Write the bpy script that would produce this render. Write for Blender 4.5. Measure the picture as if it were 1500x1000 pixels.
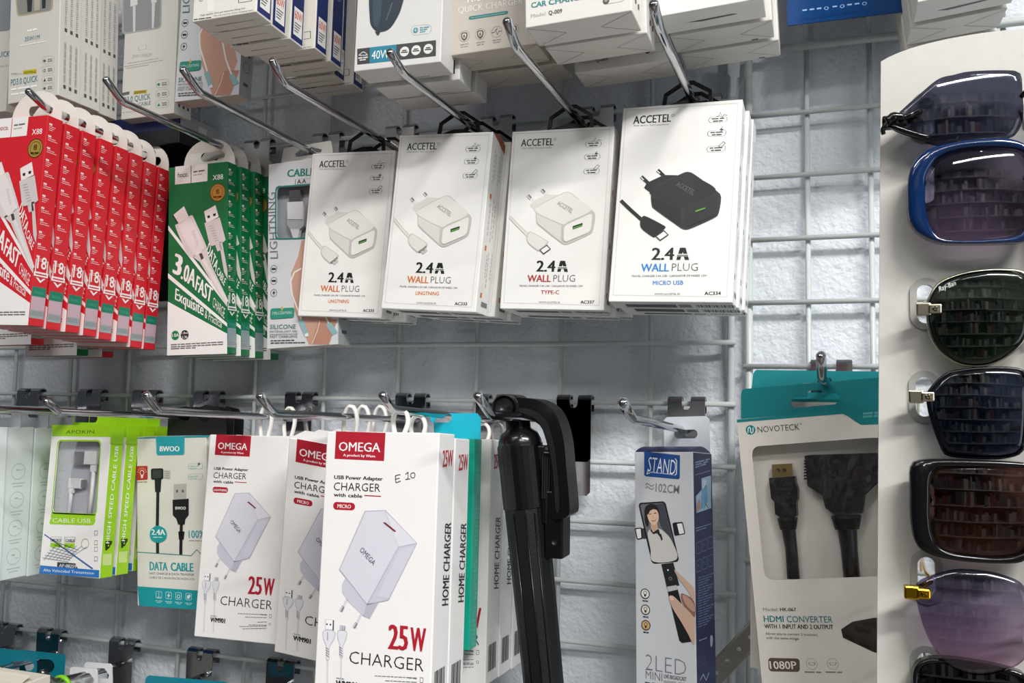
import bpy, bmesh, math, random
import numpy as np
from mathutils import Matrix, Vector

scene = bpy.context.scene
for ob in list(bpy.data.objects):
    bpy.data.objects.remove(ob)
COL = scene.collection
random.seed(7)

# ------------------------------------------------------------------ camera
FPX = 1275.27
CANG = np.radians([19.38377, 4.1731, -0.96452])          # yaw (left), pitch (up), roll
CPOS = np.array([0.053679, -0.721205, -0.253484])        # z = 0 is the upper hook rail, y = 0 the wire grid


def rotm(r):
    y, p, ro = r
    cy, sy = math.cos(y), math.sin(y)
    cp, sp = math.cos(p), math.sin(p)
    cr, sr = math.cos(ro), math.sin(ro)
    return (np.array([[cy, -sy, 0], [sy, cy, 0], [0, 0, 1]]) @ np.array([[1, 0, 0], [0, cp, -sp], [0, sp, cp]])
            @ np.array([[cr, 0, sr], [0, 1, 0], [-sr, 0, cr]]))


CR = rotm(CANG)
cam_data = bpy.data.cameras.new('camera')
cam_data.sensor_width = 36.0
cam_data.lens = 36.0 * FPX / 1500.0
cam_data.clip_start = 0.01
camera = bpy.data.objects.new('camera', cam_data)
M4 = np.eye(4)
M4[:3, 0] = CR[:, 0]
M4[:3, 1] = CR[:, 2]
M4[:3, 2] = -CR[:, 1]
M4[:3, 3] = CPOS
camera.matrix_world = Matrix(M4.tolist())
COL.objects.link(camera)
scene.camera = camera

# ------------------------------------------------------------------ world, lights, exposure
scene.view_settings.view_transform = 'Standard'
scene.view_settings.look = 'None'
scene.view_settings.gamma = 1.0
scene.view_settings.use_curve_mapping = False
scene.view_settings.exposure = 0.12

world = bpy.data.worlds.new('shop_ambience')
world.use_nodes = True
scene.world = world
bg = world.node_tree.nodes['Background']
bg.inputs[0].default_value = (0.80, 0.88, 1.0, 1)
bg.inputs[1].default_value = 0.07


def tube_lamp(x, y, z, length, energy, rot=0.0, width=0.05, color=(1.0, 0.985, 0.955)):
    ld = bpy.data.lights.new('ceiling_tube_light', 'AREA')
    ld.shape = 'RECTANGLE'
    ld.size = length
    ld.size_y = width
    ld.energy = energy
    ld.color = color
    lo = bpy.data.objects.new('ceiling_tube_light', ld)
    lo.location = (x, y, z)
    lo.rotation_euler = (0, 0, rot)
    COL.objects.link(lo)
    return lo


CEIL = 1.15
TUBES = [(1.05, -1.40, 1.2, 72.0, 0.35), (-0.65, -1.55, 1.2, 11.0, 0.35), (0.65, -2.25, 1.2, 24.0, 0.35),
         (-1.1, -2.3, 1.2, 3.0, 0.35)]
for tx, ty, tl, te, tr in TUBES:
    tube_lamp(tx, ty, CEIL - 0.05, tl, te, tr)


# added fill light low on the right, brightens the right flanks of the boxes
dl = bpy.data.lights.new('right_fill_light', 'AREA')
dl.shape = 'RECTANGLE'
dl.size, dl.size_y = 1.3, 1.7
dl.energy = 11.0
dl.color = (0.88, 0.94, 1.0)
dlo = bpy.data.objects.new('right_fill_light', dl)
dlo.location = (2.3, -1.7, -0.55)
dlo.rotation_euler = (math.radians(90), 0, math.radians(72))
COL.objects.link(dlo)


# ------------------------------------------------------------------ picture-to-place helpers
def ray(px, py):
    return CR @ np.array([(px - 750.0) / FPX, 1.0, -(py - 500.0) / FPX])


def at(px, py, d=0.0):
    """the point seen at (px, py) on the plane d metres in front of the wire grid"""
    v = ray(px, py)
    return CPOS + v * ((-d - CPOS[1]) / v[1])


def dep(px, py, X):
    """depth in front of the grid of the point seen at (px, py) that has world x = X"""
    v = ray(px, py)
    return -(CPOS + v * ((X - CPOS[0]) / v[0]))[1]


def pj(X):
    d = (np.asarray(X, float) - CPOS) @ CR
    return np.array([750 + FPX * d[0] / d[1], 500 - FPX * d[2] / d[1]])


class Pose:
    """a box face-on to the shop: origin at the middle of the top front edge, x right, y back, z up"""
    def __init__(s, pos, R, w, h, t):
        s.pos, s.R, s.w, s.h, s.t = np.array(pos, float), np.array(R, float), w, h, t

    def matrix(s):
        m = np.eye(4)
        m[:3, :3] = s.R
        m[:3, 3] = s.pos
        return Matrix(m.tolist())

    def moved(s, dx=0, dy=0, dz=0, roll=0, yaw=0, pitch=0):
        return Pose(s.pos + np.array([dx, dy, dz]), rotm((yaw, pitch, roll)) @ s.R, s.w, s.h, s.t)

    def hit(s, px, py, axis, val):
        o = s.R.T @ (CPOS - s.pos)
        v = s.R.T @ ray(px, py)
        return o + v * ((val - o[axis]) / v[axis])


def fit(obs, depth, w=None, h=None, t=None, prior=(8, 6, 10), t0=0.03):
    """rigid box through observed corners: obs = (sx, sd, sz, px, py)"""
    c0 = at(np.mean([o[3] for o in obs]), min(o[4] for o in obs), depth)
    q = np.array([c0[0], c0[2], 0, 0, 0, w or .08, h or .15, t or t0])
    free = [0, 1, 2, 3, 4] + ([] if w else [5]) + ([] if h else [6]) + ([7] if (not t and any(o[1] for o in obs)) else [])
    pr = np.array(prior, float)

    def res(q):
        Rm = rotm(q[2:5])
        e = []
        for o in obs:
            p = np.array([q[0], -depth, q[1]]) + Rm @ np.array([o[0] * q[5] / 2, o[1] * q[7], -o[2] * q[6]])
            e.append(pj(p) - np.array(o[3:5]))
        return np.concatenate(e + [np.degrees(q[2:5]) / pr, [(q[7] - t0) / .05]])
    lam = 1e-3
    for _ in range(80):
        r = res(q)
        J = np.empty((len(r), len(free)))
        for k, i in enumerate(free):
            qq = q.copy()
            qq[i] += 1e-6
            J[:, k] = (res(qq) - r) / 1e-6
        A, g = J.T @ J, J.T @ r
        ok = False
        for _ in range(25):
            dq = np.linalg.solve(A + lam * np.diag(np.diag(A) + 1e-9), -g)
            q2 = q.copy()
            q2[free] += dq
            if (res(q2) ** 2).sum() < (r ** 2).sum() - 1e-9:
                q, lam, ok = q2, max(lam / 5, 1e-9), True
                break
            lam *= 4
        if not ok:
            break
    return Pose((q[0], -depth, q[1]), rotm(q[2:5]), q[5], q[6], q[7])


def quad(tl, tr, br, bl, *more):
    return [(-1, 0, 0) + tl, (1, 0, 0) + tr, (1, 0, 1) + br, (-1, 0, 1) + bl] + list(more)


# ------------------------------------------------------------------ materials
def lin(c):
    c = c / 255.0
    return c / 12.92 if c <= 0.04045 else ((c + 0.055) / 1.055) ** 2.4


def rgb(hx):
    return tuple(lin(int(hx[i:i + 2], 16)) for i in (0, 2, 4)) + (1.0,)


MATS = {}


def mat(hx, rough=0.5, metal=0.0, vary=0.04, scale=60.0, bump=0.0, bscale=300.0, coat=0.0, spec=0.5):
    key = (hx, rough, metal, vary, scale, bump, bscale, coat, spec)
    if key in MATS:
        return MATS[key]
    m = bpy.data.materials.new('surface_' + hx)
    m.use_nodes = True
    nt = m.node_tree
    b = nt.nodes['Principled BSDF']
    c = rgb(hx)
    tc = nt.nodes.new('ShaderNodeTexCoord')
    n = nt.nodes.new('ShaderNodeTexNoise')
    n.inputs['Scale'].default_value = scale
    n.inputs['Detail'].default_value = 3
    nt.links.new(tc.outputs['Object'], n.inputs['Vector'])
    mx = nt.nodes.new('ShaderNodeMix')
    mx.data_type = 'RGBA'
    mx.inputs['A'].default_value = tuple(max(0, v * (1 - vary)) for v in c[:3]) + (1,)
    mx.inputs['B'].default_value = tuple(min(1, v * (1 + vary)) for v in c[:3]) + (1,)
    nt.links.new(n.outputs['Fac'], mx.inputs['Factor'])
    nt.links.new(mx.outputs['Result'], b.inputs['Base Color'])
    b.inputs['Roughness'].default_value = rough
    b.inputs['Metallic'].default_value = metal
    b.inputs['Coat Weight'].default_value = coat
    b.inputs['Coat Roughness'].default_value = 0.08
    b.inputs['Specular IOR Level'].default_value = spec
    if bump:
        n2 = nt.nodes.new('ShaderNodeTexNoise')
        n2.inputs['Scale'].default_value = bscale
        n2.inputs['Detail'].default_value = 4
        nt.links.new(tc.outputs['Object'], n2.inputs['Vector'])
        bp = nt.nodes.new('ShaderNodeBump')
        bp.inputs['Strength'].default_value = bump
        bp.inputs['Distance'].default_value = 0.002
        nt.links.new(n2.outputs['Fac'], bp.inputs['Height'])
        nt.links.new(bp.outputs['Normal'], b.inputs['Normal'])
    MATS[key] = m
    return m


def ink(hx):
    return mat(hx, 0.42, 0, 0.02)


def film(name, tint=(1, 1, 1), gloss=0.12, rough=0.03, scale=25, strength=.25, warp=0.0):
    m = bpy.data.materials.new(name)
    m.use_nodes = True
    nt = m.node_tree
    nt.nodes.remove(nt.nodes['Principled BSDF'])
    out = nt.nodes['Material Output']
    tr = nt.nodes.new('ShaderNodeBsdfTransparent')
    tr.inputs[0].default_value = tint + (1,)
    gl = nt.nodes.new('ShaderNodeBsdfGlossy')
    gl.inputs['Roughness'].default_value = rough
    tc = nt.nodes.new('ShaderNodeTexCoord')
    n = nt.nodes.new('ShaderNodeTexNoise')
    n.inputs['Scale'].default_value = scale
    n.inputs['Distortion'].default_value = warp
    nt.links.new(tc.outputs['Object'], n.inputs['Vector'])
    bp = nt.nodes.new('ShaderNodeBump')
    bp.inputs['Strength'].default_value = strength
    bp.inputs['Distance'].default_value = 0.004
    nt.links.new(n.outputs['Fac'], bp.inputs['Height'])
    nt.links.new(bp.outputs['Normal'], gl.inputs['Normal'])
    lw = nt.nodes.new('ShaderNodeLayerWeight')
    lw.inputs[0].default_value = 0.25
    ad = nt.nodes.new('ShaderNodeMath')
    ad.operation = 'ADD'
    ad.use_clamp = True
    ad.inputs[1].default_value = gloss
    ml = nt.nodes.new('ShaderNodeMath')
    ml.operation = 'MULTIPLY'
    ml.inputs[1].default_value = 0.5
    nt.links.new(lw.outputs['Fresnel'], ml.inputs[0])
    nt.links.new(ml.outputs[0], ad.inputs[0])
    mx = nt.nodes.new('ShaderNodeMixShader')
    nt.links.new(ad.outputs[0], mx.inputs[0])
    nt.links.new(tr.outputs[0], mx.inputs[1])
    nt.links.new(gl.outputs[0], mx.inputs[2])
    nt.links.new(mx.outputs[0], out.inputs[0])
    return m


FILM = film('clear_window_film', (0.97, 0.97, 0.98), 0.05)
CHROME = mat('B4B4B8', 0.09, 1.0, 0.05, 30)
CHROME_LIT = mat('E2E2E4', 0.34, 1.0, 0.05, 30)  # lighter, rougher chrome: bright reflections on the upper plates put into the material
CHROME_WORN = mat('9C9C9C', 0.2, 1.0, 0.12, 18, 0.08, 90)
CARD = mat('EEECE7', 0.48, 0, 0.015, 40, 0.05, 500)
CARD_WARM = mat('DDD6CB', 0.5, 0, 0.02, 40, 0.05, 500)
WIRE = mat('C0C7C6', 0.38, 0, 0.06, 30, 0.1, 200)
PLASTIC_BLACK = mat('0A0A0C', 0.28, 0, 0.1, 40, spec=.4)
PLASTIC_WHITE = mat('EFEFEC', 0.35, 0, 0.02, 40)


# ------------------------------------------------------------------ mesh helpers
class MB:
    def __init__(s):
        s.v, s.f, s.fm, s.m, s.sm = [], [], [], [], []

    def mi(s, m):
        if m not in s.m:
            s.m.append(m)
        return s.m.index(m)

    def add(s, vs, fs, m, smooth=False):
        b = len(s.v)
        s.v += [tuple(float(c) for c in v) for v in vs]
        k = s.mi(m)
        for f in fs:
            s.f.append(tuple(b + i for i in f))
            s.fm.append(k)
            s.sm.append(smooth)
        return s

    def build(s, name, parent=None):
        me = bpy.data.meshes.new(name)
        me.from_pydata(s.v, [], s.f)
        for m in s.m:
            me.materials.append(m)
        me.polygons.foreach_set('material_index', s.fm)
        me.polygons.foreach_set('use_smooth', s.sm)
        me.update()
        o = bpy.data.objects.new(name, me)
        COL.objects.link(o)
        if parent is not None:
            o.parent = parent
        return o

    # --- solids
    def box(s, x0, x1, y0, y1, z0, z1, m, ch=0.0):
        if ch <= 0:
            vs = [(x, y, z) for x in (x0, x1) for y in (y0, y1) for z in (z0, z1)]
            return s.add(vs, [(0, 1, 3, 2), (4, 6, 7, 5), (0, 4, 5, 1), (2, 3, 7, 6), (0, 2, 6, 4), (1, 5, 7, 3)], m)
        bm = bmesh.new()
        bmesh.ops.create_cube(bm, size=1)
        for v in bm.verts:
            v.co = ((x0 + x1) / 2 + v.co.x * (x1 - x0), (y0 + y1) / 2 + v.co.y * (y1 - y0), (z0 + z1) / 2 + v.co.z * (z1 - z0))
        bmesh.ops.bevel(bm, geom=list(bm.edges), offset=ch, segments=2, profile=0.5, affect='EDGES')
        bm.verts.index_update()
        s.add([v.co[:] for v in bm.verts], [[v.index for v in f.verts] for f in bm.faces], m)
        bm.free()
        return s

    def tube(s, pts, r, m, n=10, caps=True, flat=None):
        """a round (or flattened) rod along a path; r a number or one per point"""
        P = [np.array(p, float) for p in pts]
        rs = r if isinstance(r, (list, tuple)) else [r] * len(P)
        vs, fs = [], []
        prev = None
        for i, p in enumerate(P):
            t = P[min(i + 1, len(P) - 1)] - P[max(i - 1, 0)]
            t = t / (np.linalg.norm(t) + 1e-12)
            if prev is None:
                a = np.array([0, 0, 1.0]) if abs(t[2]) < .9 else np.array([1.0, 0, 0])
                u = np.cross(t, a)
            else:
                u = prev - t * np.dot(prev, t)
            u = u / (np.linalg.norm(u) + 1e-12)
            prev = u
            w = np.cross(t, u)
            for k in range(n):
                an = 2 * math.pi * k / n
                e = flat if flat else 1.0
                vs.append(p + rs[i] * (math.cos(an) * u * e + math.sin(an) * w))
        for i in range(len(P) - 1):
            for k in range(n):
                k2 = (k + 1) % n
                fs.append((i * n + k, i * n + k2, (i + 1) * n + k2, (i + 1) * n + k))
        if caps:
            fs.append(tuple(range(n))[::-1])
            fs.append(tuple((len(P) - 1) * n + k for k in range(n)))
        return s.add(vs, fs, m, True)

    def plate(s, outer, holes, y0, y1, m, place=None):
        """flat sheet with holes: 2D outline (x, z) given, thickness from y0 to y1"""
        vs, fs = fill2d(outer, holes)
        n = len(vs)
        V = [(x, y0, z) for x, z in vs] + [(x, y1, z) for x, z in vs]
        F = [tuple(f) for f in fs] + [tuple(n + i for i in f)[::-1] for f in fs]
        b = len(V)
        for loop in [outer] + list(holes):
            k = len(loop)
            V += [(x, y0, z) for x, z in loop] + [(x, y1, z) for x, z in loop]
            for i in range(k):
                j = (i + 1) % k
                F.append((b + i, b + j, b + k + j, b + k + i))
            b += 2 * k
        if place is not None:
            V = [place(v) for v in V]
        return s.add(V, F, m)

    def lathe(s, prof, m, n=20, axis='z', org=(0, 0, 0)):
        vs, fs = [], []
        for r, h in prof:
            for k in range(n):
                a = 2 * math.pi * k / n
                c = (r * math.cos(a), r * math.sin(a), h)
                if axis == 'y':
                    c = (c[0], c[2], c[1])
                elif axis == 'x':
                    c = (c[2], c[0], c[1])
                vs.append(tuple(c[i] + org[i] for i in range(3)))
        for i in range(len(prof) - 1):
            for k in range(n):
                k2 = (k + 1) % n
                fs.append((i * n + k, i * n + k2, (i + 1) * n + k2, (i + 1) * n + k))
        fs.append(tuple(range(n)))
        fs.append(tuple((len(prof) - 1) * n + k for k in range(n)))
        return s.add(vs, fs, m, True)


def fill2d(outer, holes=()):
    c = bpy.data.curves.new('outline', 'CURVE')
    c.dimensions = '2D'
    c.fill_mode = 'BOTH'
    for pts in [outer] + list(holes):
        sp = c.splines.new('POLY')
        sp.points.add(len(pts) - 1)
        for p, q in zip(sp.points, pts):
            p.co = (q[0] * 100, q[1] * 100, 0, 1)
        sp.use_cyclic_u = True
    o = bpy.data.objects.new('outline', c)
    me = o.to_mesh()
    vs = [(v.co.x / 100, v.co.y / 100) for v in me.vertices]
    fs = [tuple(p.vertices) for p in me.polygons]
    o.to_mesh_clear()
    bpy.data.objects.remove(o)
    bpy.data.curves.remove(c)
    return vs, fs


GLYPHS = {}
GWIDTH = {}


def glyphs(txt, bold=0.0):
    key = (txt, bold)
    if key in GLYPHS:
        return GLYPHS[key]
    c = bpy.data.curves.new('lettering', 'FONT')
    c.body = txt
    c.resolution_u = 2
    c.offset = bold
    o = bpy.data.objects.new('lettering', c)
    me = o.to_mesh()
    vs = [(v.co.x, v.co.y / 0.695) for v in me.vertices]
    fs = [tuple(p.vertices) for p in me.polygons]
    o.to_mesh_clear()
    bpy.data.objects.remove(o)
    bpy.data.curves.remove(c)
    x0 = min(v[0] for v in vs)
    x1 = max(v[0] for v in vs)
    vs = [((v[0] - x0) / (x1 - x0), v[1]) for v in vs]
    GLYPHS[key] = (vs, fs)
    GWIDTH[key] = x1 - x0
    return vs, fs


def smooth_loop(pts, n=64, closed=True):
    """Catmull-Rom through the points, evenly resampled"""
    P = [np.array(p, float) for p in pts]
    k = len(P)
    out = []
    for i in range(k if closed else k - 1):
        g = (lambda j: P[j % k]) if closed else (lambda j: P[min(max(j, 0), k - 1)])
        p0, p1, p2, p3 = g(i - 1), g(i), g(i + 1), g(i + 2)
        for s in range(12):
            t = s / 12
            out.append(.5 * ((2 * p1) + (-p0 + p2) * t + (2 * p0 - 5 * p1 + 4 * p2 - p3) * t * t + (-p0 + 3 * p1 - 3 * p2 + p3) * t ** 3))
    if not closed:
        out.append(P[-1])
    if closed:
        out.append(out[0])
    L = [0]
    for a, b in zip(out, out[1:]):
        L.append(L[-1] + np.linalg.norm(b - a))
    res = []
    for i in range(n):
        d = L[-1] * i / (n if closed else n - 1)
        j = max(0, min(len(L) - 2, int(np.searchsorted(L, d, 'right')) - 1))
        f = (d - L[j]) / max(1e-12, L[j + 1] - L[j])
        res.append(out[j] + (out[j + 1] - out[j]) * f)
    return res


class Face:
    """prints on one face of a box, given in (zoomed) picture coordinates of the pose it was read from"""
    AX = {'front': 1, 'back': 1, 'side': 0, 'bottom': 2}

    def __init__(s, mb, pose, kind='front', src=None):
        s.mb, s.p, s.kind, s.src = mb, pose, kind, src or pose
        s.o, s.sc = (0, 0), 1.0

    def crop(s, ox, oy, sc):
        s.o, s.sc = (ox, oy), sc
        return s

    def L(s, p):
        px, py = s.o[0] + p[0] / s.sc, s.o[1] + p[1] / s.sc
        q = s.src
        val = {'front': 0, 'back': q.t, 'side': q.w / 2, 'bottom': -q.h}[s.kind]
        h = q.hit(px, py, s.AX[s.kind], val)
        h = h * np.array([s.p.w / q.w, s.p.t / q.t, s.p.h / q.h])
        if s.kind in ('front', 'back'):
            return np.array([h[0], h[2]])
        if s.kind == 'side':
            return np.array([h[1], h[2]])
        return np.array([h[0], h[1]])

    def P(s, uv, z):
        o = 0.00012 * z
        u, v = uv
        if s.kind == 'front':
            return (u, -o, v)
        if s.kind == 'back':
            return (u, s.p.t + o, v)
        if s.kind == 'side':
            return (s.p.w / 2 + o, u, v)
        return (u, v, -s.p.h - o)

    def mpp(s, p):
        return np.linalg.norm(s.L((p[0], p[1] + 1)) - s.L(p))

    def raw(s, uvs, fs, m, z):
        s.mb.add([s.P(u, z) for u in uvs], fs, m if not isinstance(m, str) else ink(m))
        return s

    def poly(s, pts, m, z=1):
        uv = [s.L(p) for p in pts]
        if len(uv) <= 4:
            return s.raw(uv, [tuple(range(len(uv)))], m, z)
        vs, fs = fill2d(uv)
        return s.raw(vs, fs, m, z)

    def blob(s, pts, m, z=1, n=40):
        return s.poly(smooth_loop(pts, n), m, z)

    def rr(s, tl, tr, br, bl, r, m, z=1, line=0):
        """rounded rectangle by its corners, r in picture pixels; line > 0 draws only an outline"""
        C = [s.L(p) for p in (tl, tr, br, bl)]
        R = r * s.mpp(tl)
        uv = rounded(C, R)
        if line:
            wd = line * s.mpp(tl)
            c = sum(C) / 4
            inner = rounded([q + (c - q) / np.linalg.norm(c - q) * wd * 1.414 for q in C], max(R - wd, 1e-5))
            n = len(uv)
            return s.raw(uv + inner, [(i, (i + 1) % n, n + (i + 1) % n, n + i) for i in range(n)], m, z)
        return s.raw(uv, [tuple(range(len(uv)))], m, z)

    def circ(s, c, r, m, z=1, n=24):
        C, R = s.L(c), r * s.mpp(c)
        return s.raw([C + R * np.array([math.cos(2 * math.pi * k / n), math.sin(2 * math.pi * k / n)]) for k in range(n)],
                     [tuple(range(n))], m, z)

    def ring(s, c, r, wd, m, z=1, n=28):
        C, R, W = s.L(c), r * s.mpp(c), wd * s.mpp(c)
        uv = [C + q * np.array([math.cos(2 * math.pi * k / n), math.sin(2 * math.pi * k / n)]) for q in (R, R - W) for k in range(n)]
        return s.raw(uv, [(k, (k + 1) % n, n + (k + 1) % n, n + k) for k in range(n)], m, z)

    def line(s, pts, wd, m, z=1, closed=False):
        uv = [s.L(p) for p in pts]
        W = wd * s.mpp(pts[0]) / 2
        n = len(uv)
        A, B = [], []
        for i in range(n):
            a = uv[(i - 1) % n] if (closed or i > 0) else None
            b = uv[(i + 1) % n] if (closed or i < n - 1) else None
            ns = []
            for t in ((uv[i] - a) if a is not None else None, (b - uv[i]) if b is not None else None):
                if t is not None and np.linalg.norm(t) > 1e-9:
                    t = t / np.linalg.norm(t)
                    ns.append(np.array([-t[1], t[0]]))
            nn = sum(ns)
            nn = nn / max(1e-6, np.linalg.norm(nn))
            k = 1.0 / max(0.5, float(np.dot(nn, ns[0])))
            A.append(uv[i] + nn * W * k)
            B.append(uv[i] - nn * W * k)
        fs = [(i, (i + 1) % n, n + (i + 1) % n, n + i) for i in range(n if closed else n - 1)]
        return s.raw(A + B, fs, m, z)

    def text(s, txt, p0, p1, h, m, bold=0.0, z=2, up=None):
        """baseline from p0 to p1; h the cap height in picture pixels, or up = picture point above p0"""
        a, b = s.L(p0), s.L(p1)
        e = b - a
        if up is not None:
            f = s.L(up) - a
        else:
            f = np.array([-e[1], e[0]]) / np.linalg.norm(e) * h * s.mpp(p0)
            if s.kind == 'bottom':
                f = -f
        thick = bold if bold > .012 else 0.0                         # bold letters: the thin letter struck three times, side by side
        vs, fs = glyphs(txt, 0.0 if thick else bold)
        sh = 0.85 * thick / GWIDTH[(txt, 0.0 if thick else bold)]
        for k in ((-1, 0, 1) if thick else (0,)):
            s.raw([a + e * (sh + v[0] * (1 - 2 * sh) + k * sh) + f * v[1] for v in vs], fs, m, z + .03 * k)
        return s

    def bars(s, p0, p1, h, m, z=1, gap=0.35, words=None):
        """a line of print too small to read: a broken thin rule"""
        a, b = np.array(p0, float), np.array(p1, float)
        n = words or max(2, int(np.linalg.norm(b - a) / (h * 4.5)))
        rnd = random.Random(hash((round(p0[0]), round(p0[1]))) & 0xffff)
        ws = [rnd.uniform(.6, 1.6) for _ in range(n)]
        tot = sum(ws) + gap * .5 * (n - 1)
        x = 0
        for w in ws:
            q0, q1 = a + (b - a) * x / tot, a + (b - a) * (x + w) / tot
            s.poly([tuple(q0), tuple(q1), (q1[0], q1[1] - h), (q0[0], q0[1] - h)], m, z)
            x += w + gap * .5
        return s


def rounded(C, R, n=6):
    out = []
    k = len(C)
    for i in range(k):
        a, c, b = C[(i - 1) % k], C[i], C[(i + 1) % k]
        da, db = (a - c), (b - c)
        la, lb = np.linalg.norm(da), np.linalg.norm(db)
        r = min(R, la * .499, lb * .499)
        p, q = c + da / la * r, c + db / lb * r
        for j in range(n + 1):
            t = j / n
            # circular-like corner
            w = .7071
            den = (1 - t) ** 2 + 2 * w * t * (1 - t) + t * t
            out.append(((1 - t) ** 2 * p + 2 * w * t * (1 - t) * c + t * t * q) / den)
    return out


# ------------------------------------------------------------------ things
def tag(o, label=None, cat=None, group=None, kind=None):
    if label:
        o['label'] = label
    if cat:
        o['category'] = cat
    if group:
        o['group'] = group
    if kind:
        o['kind'] = kind
    return o


def thing(name, label, cat, matrix=None, group=None):
    o = bpy.data.objects.new(name, None)
    o.empty_display_size = 0.01
    if matrix is not None:
        o.matrix_world = matrix
    COL.objects.link(o)
    return tag(o, label, cat, group)


KIDS = {}


def kids(o):
    return [c for c in bpy.data.objects if c.parent == o]


def dup(root, matrix, label, group=None):
    r = root.copy()
    COL.objects.link(r)
    r.matrix_world = matrix
    r['label'] = label
    if group:
        r['group'] = group
    for ch in kids(root):
        c = ch.copy()
        COL.objects.link(c)
        c.parent = r
        for g in kids(ch):
            e = g.copy()
            COL.objects.link(e)
            e.parent = c
    return r


def struct(o):
    o['kind'] = 'structure'
    return o


def carton(pose, m, ch=0.0007):
    """the folded-card body of a box, ready to be printed on"""
    mb = MB()
    mb.box(-pose.w / 2, pose.w / 2, 0, pose.t, -pose.h, 0, m, ch)
    return mb


def flap_lines(mb, p, hx='8d877d'):
    """the tuck-flap seams on the underside of a carton"""
    f = Face(mb, p, 'bottom')
    W, T = p.w / 2, p.t
    m = ink(hx)
    for s in (-1, 1):
        a, b, c = np.array([s * W * .98, T * .04]), np.array([s * (W - T * .75), T * .5]), np.array([s * W * .98, T * .96])
        for u, v in ((a, b), (b, c)):
            d = (v - u) / np.linalg.norm(v - u)
            n = np.array([-d[1], d[0]]) * 0.00022
            f.raw([u + n, v + n, v - n, u - n], [(0, 1, 2, 3)], m, 1)


ORD = ['front', 'second', 'third', 'fourth', 'fifth', 'sixth', 'seventh', 'eighth', 'ninth', 'tenth']

# ================================================================== the setting
WALL_Y = 0.0125
FLOOR_Z = -1.75


def wall_material():
    m = bpy.data.materials.new('painted_plaster')
    m.use_nodes = True
    nt = m.node_tree
    b = nt.nodes['Principled BSDF']
    b.inputs['Roughness'].default_value = 0.62
    tc = nt.nodes.new('ShaderNodeTexCoord')
    n1 = nt.nodes.new('ShaderNodeTexNoise')
    n1.inputs['Scale'].default_value = 230
    n1.inputs['Detail'].default_value = 5
    n2 = nt.nodes.new('ShaderNodeTexVoronoi')
    n2.inputs['Scale'].default_value = 120
    n2.feature = 'SMOOTH_F1'
    n3 = nt.nodes.new('ShaderNodeTexNoise')
    n3.inputs['Scale'].default_value = 26
    n3.inputs['Detail'].default_value = 5
    n3.inputs['Distortion'].default_value = 1.2
    n4 = nt.nodes.new('ShaderNodeTexNoise')
    n4.inputs['Scale'].default_value = 3.0
    for n in (n1, n2, n3, n4):
        nt.links.new(tc.outputs['Object'], n.inputs['Vector'])
    a = nt.nodes.new('ShaderNodeMath')
    a.operation = 'MULTIPLY_ADD'
    nt.links.new(n2.outputs['Distance'], a.inputs[0])
    a.inputs[1].default_value = 0.55
    nt.links.new(n1.outputs['Fac'], a.inputs[2])
    a2 = nt.nodes.new('ShaderNodeMath')
    a2.operation = 'MULTIPLY_ADD'
    nt.links.new(n3.outputs['Fac'], a2.inputs[0])
    a2.inputs[1].default_value = 1.6
    nt.links.new(a.outputs[0], a2.inputs[2])
    bp = nt.nodes.new('ShaderNodeBump')
    bp.inputs['Strength'].default_value = 0.75
    bp.inputs['Distance'].default_value = 0.002
    nt.links.new(a2.outputs[0], bp.inputs['Height'])
    nt.links.new(bp.outputs['Normal'], b.inputs['Normal'])
    mx = nt.nodes.new('ShaderNodeMix')
    mx.data_type = 'RGBA'
    mx.inputs['A'].default_value = rgb('CCD2DA')
    mx.inputs['B'].default_value = rgb('DFE4EA')
    nt.links.new(n4.outputs['Fac'], mx.inputs['Factor'])
    nt.links.new(mx.outputs['Result'], b.inputs['Base Color'])
    return m


WALLMAT = wall_material()


def slab(name, x0, x1, y0, y1, z0, z1, m):
    mb = MB()
    mb.box(x0, x1, y0, y1, z0, z1, m)
    return struct(mb.build(name))


slab('wall_back', -3.0, 2.4, WALL_Y, WALL_Y + 0.12, FLOOR_Z, CEIL, WALLMAT)
slab('floor', -3.0, 2.4, -3.2, WALL_Y, FLOOR_Z - 0.1, FLOOR_Z, mat('6A655F', 0.4, 0, 0.1, 6))
slab('ceiling', -3.0, 2.4, -3.2, WALL_Y, CEIL, CEIL + 0.1, mat('D9D9D6', 0.8, 0, 0.03, 5))
slab('wall_opposite', -3.0, 2.4, -3.3, -3.2, FLOOR_Z, CEIL, mat('5A5C62', 0.7, 0, 0.08, 5))

# lamp housings above the tubes
for i, (tx, ty, tl, te, tr) in enumerate(TUBES):
    fx = thing('ceiling_tube_lamp', ['white tube lamp on the ceiling, near the right of the goods wall',
                                     'white tube lamp on the ceiling, near the left of the goods wall',
                                     'white tube lamp on the ceiling behind the camera, to the right',
                                     'white tube lamp on the ceiling behind the camera, to the left'][i], 'lamp',
               Matrix.Translation((tx, ty, CEIL)) @ Matrix.Rotation(tr, 4, 'Z'), 'ceiling tube lamps')
    mb = MB()
    mb.box(-tl / 2 - .02, tl / 2 + .02, -.035, .035, -.045, -0.0005, mat('E8E8E6', 0.4))
    mb.build('housing', fx)


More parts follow.
